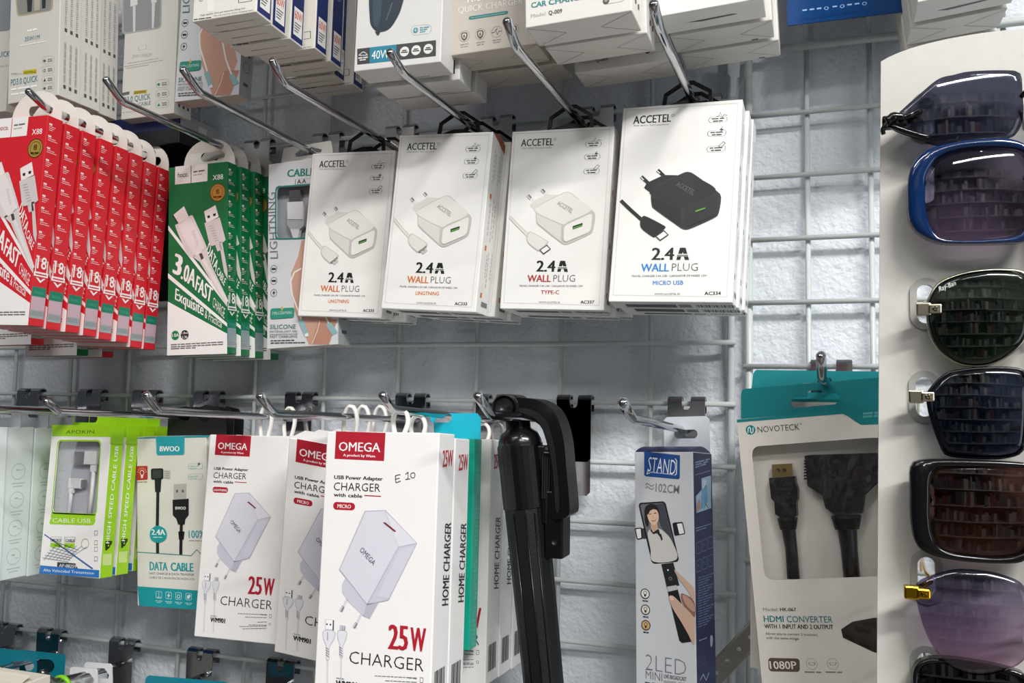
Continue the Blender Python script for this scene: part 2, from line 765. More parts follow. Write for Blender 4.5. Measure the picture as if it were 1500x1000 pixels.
# shelves of goods on the opposite wall (they show in the sunglasses lenses)
shv = thing('shop_shelves', 'tall shelves packed with goods, showing only as reflections in the sunglasses lenses', 'shelves', Matrix.Translation((.3, -3.18, FLOOR_Z)))
mb = MB()
for k in range(8):
    mb.box(-2.2, 2.0, 0, .32, .25 + .34 * k, .27 + .34 * k, mat('8E8E8A', .5))
for k in range(8):
    mb.box(-2.2 + .6 * k - .01, -2.2 + .6 * k + .01, 0, .03, 0, 2.75, mat('9A9C9E', .4))
mb.build('shelf_boards', shv)
mb = MB()
rs = random.Random(3)
for k in range(8):
    x = -2.18
    while x < 1.9:
        w, h = rs.uniform(.03, .09), rs.uniform(.12, .30)
        if rs.random() < .85:
            mb.box(x, x + w, .06, .28, .271 + .34 * k, .271 + .34 * k + h, mat(rs.choice(['8A8884', '6A6E74', '2B313C', '4C5A56', '5E3032', '26384F', '9A978F', '3A3A3E', '35504A']), .5))
        x += w + .006
o_ = mb.build('goods', shv)
o_['kind'] = 'stuff'


# ------------------------------------------------------------------ wire grid panels
def grid_panel(name, label, xs, zs, x0, x1, z0, z1, edge_left, edge_right, top=False, over=0.004):
    root = thing(name, label, 'wire grid', Matrix.Translation((x0, 0, z0)), 'wire display grids')
    r = 0.0021
    o = np.array([x0, 0, z0])
    mb = MB()
    for x in xs:
        mb.tube([np.array([x, 0.0040, z0]) - o, np.array([x, 0.0040, z1]) - o], r, WIRE, 8)
    for z in zs:
        mb.tube([np.array([x0 - over, 0, z]) - o, np.array([x1 + over, 0, z]) - o], r, WIRE, 8)
    mb.build('wire_lattice', root)
    for on, p, q in ((edge_left, (x0, .0045, z0), (x0, .0045, z1)), (edge_right, (x1, .0045, z0), (x1, .0045, z1)),
                     (top, (x0, 0, z1), (x1, 0, z1))):
        if on:
            fb = MB()
            fb.tube([np.array(p) - o, np.array(q) - o], 0.0032, WIRE, 10)
            fb.build('edge_rod', root)
    return root


AX = 0.07815
XE = at(1070, 560)[0]
grid_panel('wire_grid_panel', 'long grey wire grid panel behind the charger boxes, left of the gap',
           [c * AX for c in range(-19, 0)], [-.05 * r for r in range(-9, 17)], -20 * AX, XE, -.85, .5, True, True)
xr0 = at(1096, 300)[0]
xa, xb = at(1183, 300)[0], at(1276.5, 300)[0]
zr = [at(1183, y)[2] for y in (163.6, 257, 349.4, 444.4, 536.7)]
ztop = at(1183, 67)[2]
dz = (zr[0] - zr[-1]) / 4
grid_panel('wire_grid_panel', 'grey wire grid panel to the right of the gap, behind the sunglasses board',
           [xa + (xb - xa) * k for k in range(0, 9)], [zr[0] - dz * k for k in range(0, 15)], xr0, xa + (xb - xa) * 9, -.76, ztop,
           True, True, True)
grid_panel('wire_grid_panel', 'upper grey wire grid panel seen between the blue box and the white boxes',
           [xa + (xb - xa) * k for k in range(0, 9)], [ztop + .006 + dz * k for k in range(1, 6)], xr0, xa + (xb - xa) * 9, ztop + .007, .5, True, True)

# joining bracket at the top of the gap and the perforated strap near its foot
jb = thing('joining_bracket', 'small white metal bracket joining the two wire grids at the top of the gap', 'bracket',
           Matrix.Translation(at(1075, 92, 0.009)))
o = at(1075, 92, 0.009)
mb = MB()
P = [at(*p, .009) - o for p in ((1065.5, 60), (1085, 60), (1083, 112), (1078.5, 114), (1078, 142), (1070.5, 142), (1071, 114), (1066.5, 108))]
mb.plate([(p[0], p[2]) for p in P], [], -.001, .001, mat('D5D9DA', 0.4))
mb.build('flange', jb)
st = thing('perforated_strap', 'old grey perforated metal strap slanting across the gap beside the white converter box', 'bracket',
           Matrix.Translation(at(1075, 955, 0.03)))
o = at(1075, 955, .03)
a, b = at(1000, 1036, .03) - o, at(1150, 880, .03) - o
t = (b - a) / np.linalg.norm(b - a)
n = np.array([-t[2], 0, t[0]]) * .0072
hol = []
for k in range(1, 9):
    c = a + (b - a) * k / 9
    hol.append([(c[0] + .0018 * math.cos(q), c[2] + .0018 * math.sin(q)) for q in np.linspace(0, 6.283, 11)[:-1]])
mb = MB()
mb.plate([tuple((p + s * n)[[0, 2]]) for p, s in ((a, 1), (b, 1), (b, -1), (a, -1))], hol, -.001, .001, mat('8E8B84', .45, .6, .2, 60, .2))
mb.tube([a + n * .95, b + n * .95], .0013, mat('8E8B84', .45, .6, .2, 60, .2), 6)
mb.tube([a - n * .95, b - n * .95], .0013, mat('8E8B84', .45, .6, .2, 60, .2), 6)
mb.build('strap', st)


# ------------------------------------------------------------------ display hooks
def strip(mb, prof, x0, x1, th, m):
    """a bent sheet: profile in (y, z), from x0 to x1"""
    P = [np.array(p, float) for p in prof]
    A, B = [], []
    for i, p in enumerate(P):
        t = P[min(i + 1, len(P) - 1)] - P[max(i - 1, 0)]
        n = np.array([-t[1], t[0]]) / np.linalg.norm(t) * th / 2
        A.append(p + n)
        B.append(p - n)
    loop = A + B[::-1]
    k = len(loop)
    vs = [(x0, q[0], q[1]) for q in loop] + [(x1, q[0], q[1]) for q in loop]
    fs = [(i, (i + 1) % k, k + (i + 1) % k, k + i) for i in range(k)]
    nA = len(A)
    for off in (0, k):
        for i in range(nA - 1):
            fs.append((off + i, off + i + 1, off + k - 2 - i, off + k - 1 - i))
    mb.add(vs, fs, m)


def hook(X, railz, tip, bend, zb, label, plate_h=0.073, metal=None, prong=True, tipx=0.0):
    """tip and bend = (depth, height relative to the rail); zb = height of the prong at its plate"""
    root = thing('display_hook', label, 'hook', Matrix.Translation((X, 0, railz)), 'chrome display hooks')
    m = metal or CHROME
    mb = MB()
    w = .0150
    out = [(-w, .002), (-w + .011, .002), (-.003, -.003), (-.0015, -.0048), (.0015, -.0048), (.003, -.003), (w - .011, .002), (w, .002),
           (w, -plate_h + .003), (w - .003, -plate_h), (-w + .003, -plate_h), (-w, -plate_h + .003)]
    mb.plate(out, [], -.0078, -.0066, CHROME_LIT if railz == 0 else m)
    mb.build('back_plate', root)
    prof = [(-.0072, .0005), (-.0070, .0030), (-.0048, .0050), (-.0012, .0055), (.0020, .0046), (.0035, .0015), (.0032, -.0060), (.0024, -.0078)]
    for s in (-1, 1):
        c = MB()
        strip(c, prof, min(s * w, s * (w - .0115)), max(s * w, s * (w - .0115)), .0012, CHROME)
        c.build('clip', root)
    if prong:
        p = MB()
        dt, zt = tip
        db, zn = bend
        pts = [(0, -.0072, zb), (0, -.02, zb)]
        pts += [(tipx * .9 * k / 4, -(.02 + (db - .022) * k / 4), zb + (zn - zb) * k / 4) for k in range(1, 5)]
        c = np.array([tipx * .95, -db, zn])
        e = np.array([tipx, -dt, zt])
        pts += [tuple(c + np.array([0, .0, .0006])), tuple(c + (e - c) * .18), tuple(c + (e - c) * .5), tuple(e)]
        rs = [.0030] * len(pts)
        pts.append(tuple(e + (e - c) / np.linalg.norm(e - c) * .0012))
        rs.append(.0018)
        p.tube(pts, rs, m, 14)
        p.build('prong', root)
    return root


HX = dict(H1=-.547, H2=-.469, H3=-.391, H4=-.312, H5=-.216, H6=-.124, H7=-.034,
          L0=-.5935, L1=-.517, L2=-.411, L3=-.294, L4=-.215, L5=-.141, L6=-.047, R1=.0625)
HX['H1'] = -.544
U = 0.0
hook(HX['H1'], U, (.206, -.008), (.188, -.0165), -.0195, 'chrome hook holding the row of red cable boxes')
hook(HX['H2'], U, (.202, -.005), (.184, -.017), -.018, 'chrome hook holding the green cable boxes')
hook(HX['H3'], U, (.207, -.008), (.188, -.019), -.021, 'long bare chrome hook ending at the grey and teal silicone cable box')
hook(HX['H4'], U, (.208, -.011), (.192, -.022), -.019, 'chrome hook holding the leftmost white wall plug boxes')
hook(HX['H5'], U, (.212, -.018), (.192, -.025), -.022, 'chrome hook holding the wall plug boxes with the torn open side')
hook(HX['H6'], U, (.236, -.019), (.218, -.028), -.026, 'chrome hook holding the wall plug boxes with dark red lettering')
hook(HX['H7'], U, (.236, -.021), (.216, -.027), -.019, 'chrome hook holding the wall plug boxes with the black plug picture')
D = -.25
hook(at(40, 577, .008)[0], D, (.2, 0), (.185, -.012), -.02, 'hook plate on the middle rail at the far left edge', .05)
hook(at(130, 580, .008)[0], D, (.2, 0), (.185, -.013), -.02, 'chrome hook above the pale grey boxes at the left edge', .05)
hook(HX['L0'], D, (.2, -.003), (.186, -.014), -.02, 'chrome hook holding the lime green cable boxes', .05)
hook(HX['L1'], D, (.197, -.006), (.184, -.015), -.0205, 'chrome hook with its tip above the lime green boxes', .05)
hook(HX['L2'], D, (.207, .0), (.194, -.012), -.0195, 'chrome hook with its tip above the teal and white data cable box', .05)
hook(HX['L3'], D, (.233, .0), (.217, -.012), -.018, 'chrome hook with its tip above the left red-topped charger box', .05)
hook(HX['L4'], D, (.211, .002), (.196, -.008), -.016, 'chrome hook carrying the big front charger box on white loops', .05)
hook(HX['L5'], D, (.229, .002), (.206, -.010), -.016, 'chrome hook carrying the black telescopic stick', .05)
hook(at(840, 592, .008)[0], D, (.03, -.03), (.02, -.03), -.03, 'bare long chrome hook plate right of the black stick', .078, CHROME, False)
hook(HX['L6'], D, (.251, -.001), (.225, -.010), -.021, 'chrome hook holding the grey and navy stick box by its tab', .05)
RZ = at(1217, 537, .008)[2]
hook(at(1218, 537, .008)[0], RZ, (.16, .0), (.138, -.013), -.02, 'chrome hook holding the white converter box on the right grid', .05, tipx=-.008)
LZ = -.5
for (px, py, lab) in ((5, 917, 'hook plate at the left end of the bottom rail'),
                      (70, 925, 'chrome hook with the teal cards at the bottom left'),
                      (292, 958, 'chrome hook plate below the teal data cable box on the bottom rail')):
    hook(at(px, py, .008)[0], LZ, (.2, -.002), (.186, -.014), -.021, lab, .07)
hook(at(177, 941, .008)[0], LZ, (.102, .0), (.088, -.013), -.019, 'worn short chrome hook carrying the white plastic tabs and a lime tie', .07, CHROME_WORN)
hook(at(410, 972, .008)[0], LZ, (.2, -.002), (.186, -.014), -.021, 'chrome hook plate below the red-topped charger boxes on the bottom rail', .07)

# ================================================================== white wall-plug boxes (upper rail)
P334 = fit(quad((912, 157), (1087, 144.8), (1070, 443.7), (891.8, 440), (1, 1, 0, 1093, 165.5), (1, 1, 1, 1082, 454.6)), .085, t=.0215)
P337 = fit(quad((750.6, 192.7), (900.3, 184.2), (884.3, 454.6), (732, 452)), .080, t=.0215)
P333 = fit(quad((584.5, 198), (722.5, 192.6), (696.4, 456.6), (559, 452.4), (1, 1, 0, 746.5, 213), (1, 1, 1, 719.5, 466.5)), .085)
P333.t = .0255
P333S = fit(quad((458.5, 225), (579, 219.6), (559, 466.5), (435.4, 462)), .060, t=.0215)
AC_CARD = mat('F3F2EF', 0.36, 0, 0.012, 40, 0.03, 500)


def plug_art(mb, pose, accent, kind, code, black, plug_type):
    f = Face(mb, pose, 'front', P334).crop(720, 140, 2.94)
    K = '1b1b1d'
    f.line([(580, 64), (1061, 32), (1013, 866), (524, 858)], 3, 'dcdbd8', 1, True)
    f.text('ACCETEL', (610, 122), (773, 112), 33, K, .025)
    f.ring((781, 85), 6, 1.5, '555555')
    f.text('Care device. Care you more.', (612, 133), (765, 126), 6.5, '77777a')
    for i, (cx, cy) in enumerate(((976, 104), (971, 163), (968, 230))):
        f.rr((cx - 41, cy - 11), (cx + 43, cy - 16), (cx + 37, cy + 11), (cx - 42, cy + 14), 13, '5c5d60', 1, 1.6)
        f.bars((cx - 28, cy - 1), (cx + 26, cy - 4), 5, '5c5d60')
        f.bars((cx - 22, cy + 9), (cx + 20, cy + 7), 5, '3c3d40')
        if i == 0:
            f.line([(cx - 8, cy - 14), (cx + 4, cy - 16), (cx + 10, cy - 32), (cx + 18, cy - 6), (cx + 24, cy - 22), (cx + 40, cy - 20)], 2, '3c3d40')
        elif i == 1:
            f.poly([(cx + 26, cy - 31), (cx + 10, cy - 14), (cx + 20, cy - 15), (cx + 12, cy - 4), (cx + 31, cy - 20), (cx + 20, cy - 19)], '3c3d40')
        else:
            f.line([(cx + 10, cy - 12), (cx + 30, cy - 32), (cx + 39, cy - 25), (cx + 20, cy - 6)], 2, '3c3d40', 1, True)
    # the plug picture
    if black:
        body, side, face, edge, cable, letters, pin = '1b1b1f', '131316', '222227', '2c2c31', '19191c', '5c5c62', '26262a'
    else:
        body, side, face, edge, cable, letters, pin = 'e9e7e3', 'dedcd8', 'efedea', 'c9c7c3', 'e6e4e0', 'a9a7a3', '8a8884'
    f.line([(676, 378), (646, 350)], 15, body, 1)
    f.line([(660, 363), (645, 349)], 15, pin, 2)
    f.line([(656, 364), (644, 352)], 4, 'f4f4f4', 3)
    f.line([(742, 346), (716, 322)], 15, body, 1)
    f.line([(730, 334), (715, 321)], 15, pin, 2)
    f.line([(726, 335), (714, 324)], 4, 'f4f4f4', 3)
    f.poly([(657, 398), (668, 378), (690, 366), (742, 342), (800, 343), (800, 380), (690, 436), (684, 418)], side, 2)
    f.blob([(687, 428), (690, 470), (698, 486), (812, 568), (830, 577), (860, 572), (965, 524), (980, 500), (989, 440), (975, 415),
            (885, 347), (850, 329), (815, 338), (700, 396)], edge, 3, 60)
    f.blob([(692, 430), (697, 402), (815, 342), (850, 332), (884, 351), (968, 412), (850, 470), (822, 482)], body, 4, 50)
    f.poly([(690, 436), (816, 486), (812, 562), (700, 482), (692, 468)], side, 4)
    f.rr((826, 488), (980, 420), (972, 514), (826, 572), 22, face, 5)
    f.rr((826, 488), (980, 420), (972, 514), (826, 572), 22, edge, 6, 3)
    f.poly([(875, 491), (926, 474), (924, 489), (876, 506)], '1d2a1c', 7)
    f.poly([(879, 497), (922, 483), (921, 488), (880, 503)], '5fae3e', 8)
    f.text('ACCETEL', (793, 388), (868, 430), 20, letters, .01, 6)
    # the cable picture
    f.line([(557, 452), (600, 493), (648, 536)], 15, cable, 2)
    if not black:
        f.line([(557, 446), (600, 487), (648, 530)], 2, 'c9c7c3', 3)
        f.line([(552, 457), (594, 498), (640, 540)], 2, 'c9c7c3', 3)
    f.blob([(640, 548), (648, 525), (665, 520), (740, 558), (748, 572), (706, 608), (690, 606), (648, 574)], edge, 3, 40)
    f.blob([(644, 548), (652, 529), (666, 524), (736, 560), (742, 571), (705, 603), (692, 601), (652, 572)], cable, 4, 40)
    if plug_type == 'lightning':
        f.poly([(712, 603), (740, 585), (752, 596), (727, 616)], 'cfcdc9', 5)
        f.poly([(700, 604), (744, 574), (748, 580), (708, 609)], '8b8985', 6)
        f.line([(726, 600), (736, 594)], 3, '77756f', 7)
    else:
        f.poly([(706, 606), (744, 580), (764, 600), (727, 626)], '2a2a2c', 5)
        f.poly([(712, 607), (743, 586), (758, 600), (727, 621)], 'f2f2f0', 6)
    # words
    f.text('2.4', (688, 707), (786, 707), 52, K, .035)
    f.poly([(812, 655), (836, 655), (851, 707), (833, 707), (824, 672), (813, 707), (796, 707)], K, 2)
    f.poly([(798, 682), (850, 682), (850, 692), (796, 692)], 'f3f2ef', 3)
    f.bars((800, 690), (846, 690), 4, '444446', 4, words=1)
    f.text('WALL', (643, 757), (764, 756), 33, accent, .03)
    f.text('PLUG', (776, 755), (888, 754), 33, '55565a', -.012)
    f.text('TRAVEL CHARGER 2.4A USB / CARGADOR DE PARED 12W', (602, 781), (928, 779), 8.5, '4a4a4d')
    f.text(kind, (760 - 6.2 * len(kind) - 10, 815), (760 + 6.2 * len(kind) + 10, 814), 18, accent, .02)
    f.text('WWW.ACCETEL.ES', (702, 858), (812, 858), 8, '6a6a6d')
    f.text(code, (917, 859), (988, 858), 15, K, .03)
    # right flank and underside
    g = Face(mb, pose, 'side', pose)
    W, T, H = pose.w, pose.t, pose.h
    for z0, z1 in ((.012, .045), (.052, .088), (.095, .125)):
        for j, y in enumerate((.3, .42, .54, .68, .8)):
            if (j + int(z0 * 1000)) % 3 == 2:
                continue
            a, b = z0 + .003 * (j % 2), z1 - .004 * ((j + 1) % 3)
            n = 7
            for k in range(n):
                u0, u1 = a + (b - a) * k / n, a + (b - a) * (k + .72) / n
                g.raw([(T * y, -u0), (T * (y + .035), -u0), (T * (y + .035), -u1), (T * y, -u1)], [(0, 1, 2, 3)], '9a9b9d' if black else 'a3a19d', 1)
    for zc in (.049, .091, .129):
        g.raw([(T * .22, -zc), (T * .34, -zc), (T * .34, -zc - .004), (T * .22, -zc - .004)], [(0, 1, 2, 3)], accent if not black else '6a7078', 1)
    g.raw([(T * .35, -H + .010), (T * .8, -H + .010), (T * .8, -H + .006), (T * .35, -H + .006)], [(0, 1, 2, 3)], '7b7c7e', 1)
    u = Face(mb, pose, 'bottom', pose)
    u.raw([(-W * .38, T * .35), (W * .04, T * .35), (W * .04, T * .75), (-W * .38, T * .75)], [(0, 1, 2, 3)], '55565a', 1)
    u.raw([(W * .06, T * .35), (W * .16, T * .35), (W * .16, T * .75), (W * .06, T * .75)], [(0, 1, 2, 3)], '8b8c8e', 1)
    x = W * .2
    for k in range(16):
        wd = .0005 + .0006 * ((k * 7) % 3)
        u.raw([(x, T * .35), (x + wd, T * .35), (x + wd, T * .7), (x, T * .7)], [(0, 1, 2, 3)], '55565a', 1)
        x += wd + .0007


def plug_hanger(root, hw, apex, t, x=0.0):
    """the black plastic loop that the box hangs by; apex = height of its inside above the box top"""
    mb = MB()
    a = apex + .0026
    out = [(-hw, -.001), (-hw * .92, a * .6), (-.004, a), (.004, a), (hw * .92, a * .62), (hw, -.001)]
    inn = [(-hw + .0032, .003), (-hw * .92 + .0026, a * .6 - .0012), (-.0032, a - .0026), (.0032, a - .0026), (hw * .92 - .0026, a * .62 - .0012), (hw - .0032, .003)]
    mb.plate([(p[0] + x, p[1]) for p in out], [[(p[0] + x, p[1]) for p in inn]], t * .5 - .001, t * .5 + .001, PLASTIC_BLACK)
    mb.plate([(p[0] + x, p[1]) for p in ((-hw, -.001), (-hw + .004, .004), (-.004, .0075), (.006, .0075), (hw - .004, .003), (hw, -.001))], [],
             t * .5 - .0012, t * .5 + .0012, PLASTIC_BLACK)
    mb.build('hang_loop', root)


def plug_box(pose, label, accent, kind, code, black, plug_type, hookx, group, n, pitch, back_labels, jit, torn=False):
    root = thing('wall_plug_box', label, 'box', pose.matrix(), group)
    mb = carton(pose, AC_CARD)
    plug_art(mb, pose, accent, kind, code, black, plug_type)
    mb.build('carton', root)
    # the bar height where the loop sits
    xl = hookx - pose.pos[0]
    plug_hanger(root, .0195, .0205, pose.t, xl * .35)
    for i in range(1, n):
        q = pose.moved(*jit[i - 1][:3], roll=jit[i - 1][3])
        q = Pose(q.pos + np.array([0, pitch * i, 0]), q.R, q.w, q.h, q.t)
        dup(root, q.matrix(), back_labels[i - 1])
    return root


g = 'white wall plug boxes with a black plug picture'
plug_box(P334, 'front white wall plug box picturing a black plug, with bright blue lettering', '1d86d6', 'MICRO USB', 'AC334', True, 'usb', HX['H7'], g, 3,
         .0225, ['second white wall plug box from the front, behind the one with the black plug picture',
                 'rearmost white wall plug box behind the one with the black plug picture'],
         [(.003, 0, -.001, .005), (.0045, 0, -.0005, .0)])
g = 'white wall plug boxes with dark red lettering'
plug_box(P337, 'front white wall plug box with dark red lettering and a white plug picture', 'b3323c', 'TYPE-C', 'AC337', False, 'usb', HX['H6'], g, 3,
         .0225, ['second white wall plug box, directly behind the one with dark red lettering',
                 'rearmost white wall plug box behind the one with dark red lettering'],
         [(.004, 0, -.002, .01), (.007, 0, .0, -.01)])
g = 'white wall plug boxes with orange lettering, larger stack'
b333 = plug_box(P333, 'front white wall plug box with orange lettering and a torn open right flank', 'd9762f', 'LINGTNING', 'AC333', False, 'lightning', HX['H5'], g, 3,
                .0262, ['second white wall plug box behind the one with the torn open flank',
                        'rearmost white wall plug box behind the one with the torn open flank'],
                [(.006, 0, -.001, .0), (.012, 0, -.001, .01)])
g = 'white wall plug boxes with orange lettering, leftmost stack'
plug_box(P333S, 'front white wall plug box with orange lettering, leftmost of the plug boxes', 'd9762f', 'LINGTNING', 'AC333', False, 'lightning', HX['H4'], g, 2,
         .0225, ['rear white wall plug box behind the leftmost one with orange lettering'],
         [(.012, 0, -.001, .0)])
# torn open flap of the third box: brown card inside showing at its top right edge
p = P333
mb = MB()
vs = [(p.w / 2 + .0002, .001, -.0005), (p.w / 2 + .0006, p.t * .55, .0012), (p.w / 2 + .0006, p.t, -.0035), (p.w / 2 + .0004, p.t, -.0105), (p.w / 2 + .0004, p.t * .5, -.0045)]
mb.add(vs, [(0, 1, 2, 3, 4)], mat('9A5B3C', .8, 0, .2))
tag(mb.build('torn_edge', b333), 'torn brown card edge')

# ================================================================== red and green cable boxes (upper rail, left)
PGRN = fit(quad((247.8, 245.6), (332.9, 236.2), (332.9, 518), (244.7, 520.5)), .075, t=.0135)
PGRN.t = .0143
PRED = fit([(1, 0, 0, 71, 166), (1, 0, 1, 38, 477), (1, 1, 0, 95, 173), (1, 1, 1, 66, 483), (-1, 0, 0, -16, 177)], .200, w=.0615, h=.170, t=.0150)
RED, GREEN = 'D3232F', '06703F'


def cable_art(mb, pose, hx, red):
    f = Face(mb, pose, 'front', PGRN).crop(230, 190, 4.763)
    wh, pale = 'f2eeec', 'e3dedb'
    # white tab labels with the maker's name
    f.poly([(128, 258), (236, 246), (236, 371), (126, 383)], wh, 1)
    f.poly([(241, 246), (354, 236), (352, 358), (241, 371)], wh, 1)
    f.text('hoco.', (146, 333), (219, 325), 34, '2a2a2c' if not red else 'a8323a', .01)
    f.bars((255, 300), (333, 288), 10, '6a6a6c', 2)
    f.bars((255, 322), (315, 312), 8, 'b5b3b2', 2)
    f.text('X88', (390, 352), (462, 344), 36, 'ffffff', 0)
    f.circ((424, 437), 62, mat('D2AE55', .3, .45, .15, 90), 1, 36)
    f.ring((424, 437), 62, 5, mat('8F6B22', .3, .8), 2, 36)
    f.ring((424, 437), 44, 3, mat('8F6B22', .3, .8), 2, 30)
    f.text('8', (412, 448), (436, 446), 34, mat('8F6B22', .3, .8), .02, 3)
    f.bars((394, 474), (452, 470), 9, mat('6d4f16', .3, .8), 3)
    # the printed plugs: type-c on the left, usb-a on the right
    f.poly([(108, 598), (190, 530), (236, 628), (156, 668)], '2b2b2b' if not red else 'b9b5b4', 2)
    f.poly([(116, 594), (190, 533), (232, 626), (160, 664)], 'efe6e4', 3)
    f.blob([(132, 680), (150, 655), (232, 600), (252, 600), (262, 622), (342, 800), (338, 826), (262, 888), (232, 884), (212, 860)], 'ddd3d2', 4, 50)
    f.blob([(152, 676), (172, 656), (232, 620), (330, 810), (320, 836), (262, 870)], 'e9e0df', 5, 40)
    f.text('hoco.', (246, 712), (285, 808), 26, 'c8bdbc', 0, 6)
    g2 = f
    f.crop(230, 350, 4.763)
    f.poly([(248, 122), (296, 86), (350, 60), (352, 90), (390, 200), (490, 410), (492, 470), (440, 392), (300, 160)], 'd8cecd', 4)
    f.line([(300, 110), (330, 150), (440, 350), (492, 440)], 26, 'e6dddc', 5)
    f.poly([(296, 104), (316, 98), (330, 134), (312, 146)], '4c4443', 6)
    f.crop(230, 190, 4.763)
    f.poly([(330, 570), (410, 526), (432, 608), (346, 650)], 'efe6e4', 3)
    f.poly([(352, 602), (370, 596), (372, 614), (356, 618)], '2a2625', 4)
    f.poly([(392, 588), (412, 582), (412, 600), (395, 604)], '2a2625', 4)
    f.poly([(333, 652), (440, 612), (482, 770), (456, 790), (384, 812), (366, 790)], 'd3c9c8', 4)
    for k in range(7):
        f.line([(362 + 7 * k, 690 + 17 * k - 14), (396 + 6 * k, 668 + 17 * k)], 5, 'b3a9a8', 5)
    f.poly([(408, 804), (446, 792), (458, 836), (424, 850)], 'cfc5c4', 4)
    f.crop(230, 350, 4.763)
    f.poly([(434, 20), (456, 16), (494, 220), (494, 280), (470, 230)], 'd3c9c8', 4)
    # white bands and slogans running down to the right
    f.crop(230, 350, 4.763)
    f.poly([(122, 0), (168, 0), (494, 440), (494, 482)], wh, 1) if False else None
    f.poly([(80, -95), (80, -62), (492, 474), (492, 440)], wh, 2)
    f.poly([(78, 238), (78, 272), (490, 612), (490, 586)], wh, 2)
    f.poly([(76, 436), (490, 660), (490, 800), (70, 812)], wh, 1)
    f.text('3', (108, 235), (168, 262), 140, wh, .06, 3, up=(128, 95))
    f.text('.0A', (166, 274), (262, 340), 130, wh, .05, 3, up=(186, 160))
    f.text('FAST', (266, 352), (378, 448), 90, wh, .05, 3, up=(282, 250))
    f.text('CHARGE', (388, 470), (470, 556), 60, wh, -.005, 3, up=(396, 400))
    f.text('Exquisite', (126, 420), (325, 535), 70, wh, .03, 3, up=(132, 340))
    f.text('& Practical', (334, 548), (452, 622), 50, wh, .0, 3, up=(338, 490))
    f.text('DATA', (352, 120), (410, 235), 62, wh, .03, 5, up=(392, 92)) if False else None
    f.text('DATA', (346, 85), (412, 232), 60, wh, .03, 3, up=(366, 18))
    f.text('CABLE', (416, 236), (470, 328), 40, wh, .01, 3, up=(430, 190))
    f.circ((128, 672), 33, '0b7a45' if not red else 'c62631', 2)
    f.text('3.0A', (100, 684), (154, 681), 24, wh, .02, 3)
    f.circ((194, 668), 33, '1a1a1c', 2)
    f.text('1.0m', (172, 664), (217, 661), 16, wh, .02, 3)
    f.text('3.3ft', (176, 694), (214, 691), 18, wh, .02, 3)
    f.bars((98, 742), (462, 722), 8, '6e6a68', 2)
    f.bars((98, 757), (462, 738), 8, '6e6a68', 2)
    f.bars((98, 770), (270, 762), 8, '6e6a68', 2)
    # right flank: small print, warranty badge, slanting bands
    g = Face(mb, pose, 'side', pose)
    T, H = pose.t, pose.h
    z = .006
    for k in range(12):
        a = T * .12
        sh = 0.0
        g.raw([(a, -z), (a + T * .2, -z + sh * .2), (a + T * .2, -z - .0016 + sh * .2), (a, -z - .0016)], [(0, 1, 2, 3)], 'f0d9d9', 1)
        for j, ln in enumerate((.50, .62) if k % 3 else (.42, .34, .24)):
            zz = z + .0024 + .0015 * j
            g.raw([(a, -zz), (a + T * ln, -zz + sh * ln), (a + T * ln, -zz - .0004 + sh * ln), (a, -zz - .0004)], [(0, 1, 2, 3)], 'f0d9d9', 1)
        z += .0098
    def gq(y0, y1, z0, z1, m, k=1):
        g.raw([(T * y0, -H + z0), (T * y1, -H + z0), (T * y1, -H + z1), (T * y0, -H + z1)], [(0, 1, 2, 3)], m, k)
    gq(.1, .16, .041, .053, wh)
    gq(.84, .9, .041, .053, wh)
    vs, fs = glyphs('18', .012)
    g.raw([(T * (.2 + .6 * v[0]), -H + .046 + .0095 * v[1]) for v in vs], fs, wh, 2)
    gq(.05, .95, .0395, .0432, wh, 2)
    gq(.15, .85, .0408, .0418, hx, 3)
    g.raw([(T * .2, -H + .0385), (T * .8, -H + .0385), (T * .5, -H + .0345)], [(0, 1, 2)], wh, 2)
    g.raw([(T * .32, -H + .0388), (T * .68, -H + .0388), (T * .5, -H + .0365)], [(0, 1, 2)], hx, 3)


def cable_sticker(root, pose, red):
    """the security sticker at the foot of the right flank (its square code is left blank)"""
    mb = MB()
    T, H = pose.t, pose.h
    x = pose.w / 2
    def q(y0, y1, z0, z1, m, k):
        mb.add([(x + .0002 + k * .0001, T * y, -H + zz) for y, zz in ((y0, z0), (y1, z0), (y1, z1), (y0, z1))], [(0, 1, 2, 3)], m)
    q(.04, .92, .006, .031, ink('9fa8a9'), 0)
    q(.04, .92, .0235, .031, mat('157F63', .3), 1)
    vs, fs = glyphs('hoco.', 0)
    mb.add([(x + .0005, T * (.18 + .6 * v[0]), -H + .0255 + .0035 * v[1]) for v in vs], fs, ink('55a78c'))
    q(.04, .92, .0125, .0232, ink('c6a9b4' if red else '8fa1a5'), 1)
    for k in range(3):
        q(.08, .86, .0085 + .0012 * k, .0088 + .0012 * k, ink('6d7779'), 1)
    tag(mb.build('sticker', root), 'grey and green security sticker')


def half_disc(hw, h, n=18):
    pts = [(-hw, -.002)]
    for k in range(n + 1):
        a = math.pi * (1 - k / n)
        pts.append((hw * math.cos(a), h * (math.sin(a) ** .8)))
    pts.append((hw, -.002))
    return pts


def oval(cx, cz, hw, hh, n=20):
    return [(cx + (hw - hh) * (1 if math.cos(a) >= 0 else -1) + hh * math.cos(a), cz + hh * math.sin(a))
            for a in (2 * math.pi * (k + .5) / n for k in range(n))]


